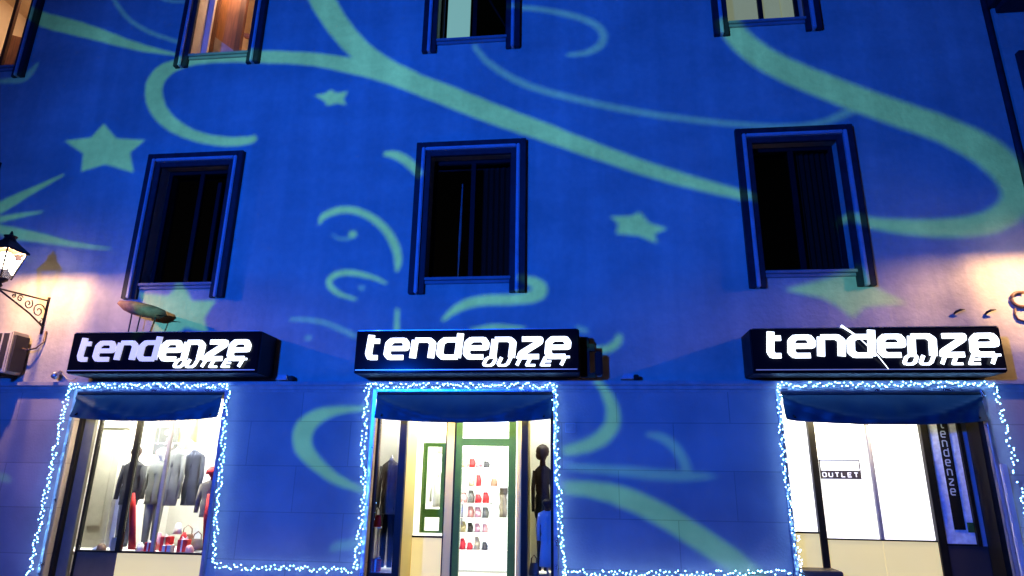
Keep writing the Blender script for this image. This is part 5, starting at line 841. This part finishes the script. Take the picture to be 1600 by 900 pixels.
MB(-7.2, .45, .5).loft([(-7.17, .45, P1, .10, .05), (-7.16, .45, P1 + .03, .095, .045), (-7.12, .45, P1 + .07, .05, .035), (-7.11, .45, P1 + .09, .04, .03)], 14).build('upper', M['white_cloth'], sh, smooth=True)
for x, y, z, w, hh, mm, lb in ((-6.42, .72, P1, .16, .24, 'pink_cloth', 'pink folded pullover standing beside the thin mullion'), (-6.18, .80, P1 + .22, .14, .16, 'white_cloth', 'white folded blouse above the tallest red box'), (-5.98, .66, P1, .12, .26, 'red_cloth', 'tall red folded dress behind the white box'), (-6.55, .50, P1, .12, .12, 'white_cloth', 'white folded shirt at the foot of the red scarf'), (-7.10, .42, P1, .14, .10, 'brown_bag', 'brown folded leather belt pack beside the pale shoe'), (-5.72, .42, P1, .12, .11, 'pink_cloth', 'small pink folded top near the right end of the left display')):
    tag(MB(x, y, z).loft([(x, y, z, w * .5, .05), (x + .008, y, z + hh * .4, w * .46, .055), (x - .006, y, z + hh * .75, w * .40, .04), (x, y, z + hh, w * .2, .02)], 11, wob=.14).build('folded_garment', M[mm], None, smooth=True), lb, 'garment')
# middle showcases
P2 = .358
mannequin(-2.80, .45, P2, 1.72, 'mannequin in dark jacket and black trousers inside the left showcase', 'grey_cloth', 'black_cloth', head=None, w=.31)
handbag(-2.885, .24, .93, .10, .16, 'red_cloth', 'red handbag held high in the left showcase'); gift(-2.86, .24, P2, .10, .10, .16, 'red_cloth', 'red box at the bottom of the left showcase')
MB(-2.885, .24, P2).tube([(-2.885, .24, P2 + .0), (-2.885, .24, .93)], .010, 8).loft([(-2.885, .24, .915, .06, .05), (-2.885, .24, .929, .06, .05)], 12)
st_ = empty('display_stand', (-2.885, .24, P2)); tag(st_, 'thin white stand carrying the red handbag', 'stand')
MB(-2.885, .24, P2).tube([(-2.885, .32, P2), (-2.885, .30, .915)], .010, 8).loft([(-2.885, .25, .912, .06, .05), (-2.885, .25, .929, .06, .05)], 12).build('post', M['white_cloth'], st_)
cloth_on_hanger(-2.66, .62, .86, 1.34, .16, 'pink and red blouse hanging low at the right of the left showcase', 'pink_cloth')
rc = mannequin(-.60, .58, P2, 1.68, 'brown haired mannequin in black coat inside the right showcase', 'black_cloth', 'black_cloth', head='dark_hair', w=.26)
MB(-.60, .58, 1.9).ball(-.60, .56, 1.985, .10, .10, .105).ball(-.64, .54, 1.93, .06, .06, .07).build('wig', M['dark_hair'], rc, smooth=True)
mannequin(-.515, .30, P2, .98, 'small mannequin in white dress at the front of the right showcase', 'white_cloth', None, head='dark_hair', w=.24, skirt=True)
handbag(-.70, .30, P2, .13, .16, 'grey_cloth', 'grey handbag on the floor of the right showcase')
# inner shop seen through the entrance
cloth_on_hanger(-2.32, 1.6, 1.15, 1.82, .26, 'white blouse hanging behind the green inner door frame', 'white_cloth')
cloth_on_hanger(-2.30, 1.9, 1.98, 2.35, .34, 'beige top hanging high behind the green inner door frame', 'beige', sleeves=False)
cloth_on_hanger(-1.36, 2.2, .98, 1.50, .15, 'taupe sleeveless dress hanging on the bright back wall', 'taupe_cloth', sleeves=False)
handbag(-1.52, 2.2, 1.47, .12, .13, 'brown_bag', 'brown handbag on the wall shelf left of the taupe dress')
wl = empty('wall_shelf', (-1.7, 2.3, .5)); tag(wl, 'tall white shelf unit of goods seen through the entrance door', 'shelf')
fr_ = MB(-1.7, 2.3, .12).box(-2.15, -2.12, 2.1, 2.45, .12, 2.2).box(-1.25, -1.22, 2.1, 2.45, .12, 2.2); fr_.build('side_panel', M['white'], wl)
for z in (.45, .72, .95, 1.18, 1.45, 1.75, 2.02): MB(-1.7, 2.3, z).box(-2.12, -1.58 if z not in (.45, 1.45) else -1.25, 2.1, 2.45, z, z + .02).build('shelf', M['white'], wl)
MB(-1.7, 2.46, .12).box(-2.15, -1.22, 2.455, 2.47, .12, 2.2).build('back_panel', M['panel_lit'], wl)  # glow added so the shelf back turns white
goods = (('red_cloth', 'red'), ('pink_cloth', 'pink'), ('black_cloth', 'black'), ('red_cloth', 'red'), ('grey_cloth', 'grey'), ('pink_cloth', 'pink'), ('beige', 'beige'))
k = 0
for zi, z in enumerate((.47, .74, .97, 1.20, 1.47, 1.77)):
    for xi, x in enumerate((-2.03, -1.91, -1.79, -1.66)):
        if rnd.random() < .12: continue
        mm, cn = goods[(k * 3 + zi) % 7] if z < 1.3 else goods[(k * 2 + zi) % 5 + 2]
        k += 1
        o = MB(x, 2.2, z); hgt = rnd.uniform(.10, .20)
        o.loft([(x, 2.2, z + .001, .05, .05), (x + .01, 2.2, z + hgt * .5, .052, .05), (x - .005, 2.2, z + hgt, .034, .03)], 9, wob=.15)
        row = ('lowest', 'second lowest', 'third lowest', 'third highest', 'second highest', 'highest')[zi]; pos = ('leftmost', 'second from left', 'third from left', 'rightmost')[xi]
        tag(o.build('folded_garment', M[mm], None, smooth=True), '%s folded garment, %s of the %s shelf seen through the door' % (cn, pos, row), 'garment', 'folded goods on the wall shelf')

# ------------------------------------------------------------------ the street projector with its glass slide
axis = (AIM - PROJ).normalized(); sx_ = axis.cross(Vector((0, 0, 1))).normalized(); sy_ = sx_.cross(axis)
def on_slide(x, z):
    d_ = Vector((x, 0, z)) - PROJ; k_ = SLIDE_D / d_.dot(axis); q = d_ * k_
    return (q.dot(sx_), q.dot(sy_))
polys, kinds = [], []
for kind, typ, L_, R_ in SLIDE_FIGURES:
    if typ == 'p': polys.append([on_slide(*p) for p in L_]); kinds.append(kind)
    else:
        for i in range(len(L_) - 1):
            polys.append([on_slide(*p) for p in (L_[i], L_[i + 1], R_[i + 1], R_[i])]); kinds.append(kind)
v, f, of = union_shape(polys, base=[(-.8, -.6), (.8, -.6), (.8, .6), (-.8, .6)])
prj = empty('slide_projector', PROJ); tag(prj, 'street projector throwing the swirls and stars from across the road', 'projector')
me = bpy.data.meshes.new('slide'); me.from_pydata([tuple(axis * SLIDE_D + sx_ * p.x + sy_ * p.y) for p in v], [], [tuple(q) for q in f])
for m_ in ('filter_blue', 'filter_teal', 'filter_pale'): me.materials.append(M[m_])
for p, src in zip(me.polygons, of):
    ks = [kinds[s - 1] for s in src if s > 0]
    p.material_index = 0 if not ks else (1 if 0 in ks else 2)
so = bpy.data.objects.new('slide', me); COL.objects.link(so); so.parent = prj
MB(*PROJ).tube([(PROJ.x, PROJ.y - .3, PROJ.z - .55), (PROJ.x, PROJ.y - .3, 0)], .05, 12).box(PROJ.x - .25, PROJ.x + .25, PROJ.y - .9, PROJ.y - .15, PROJ.z - .5, PROJ.z - .25, .02).build('mast', M['black_frame'], prj)
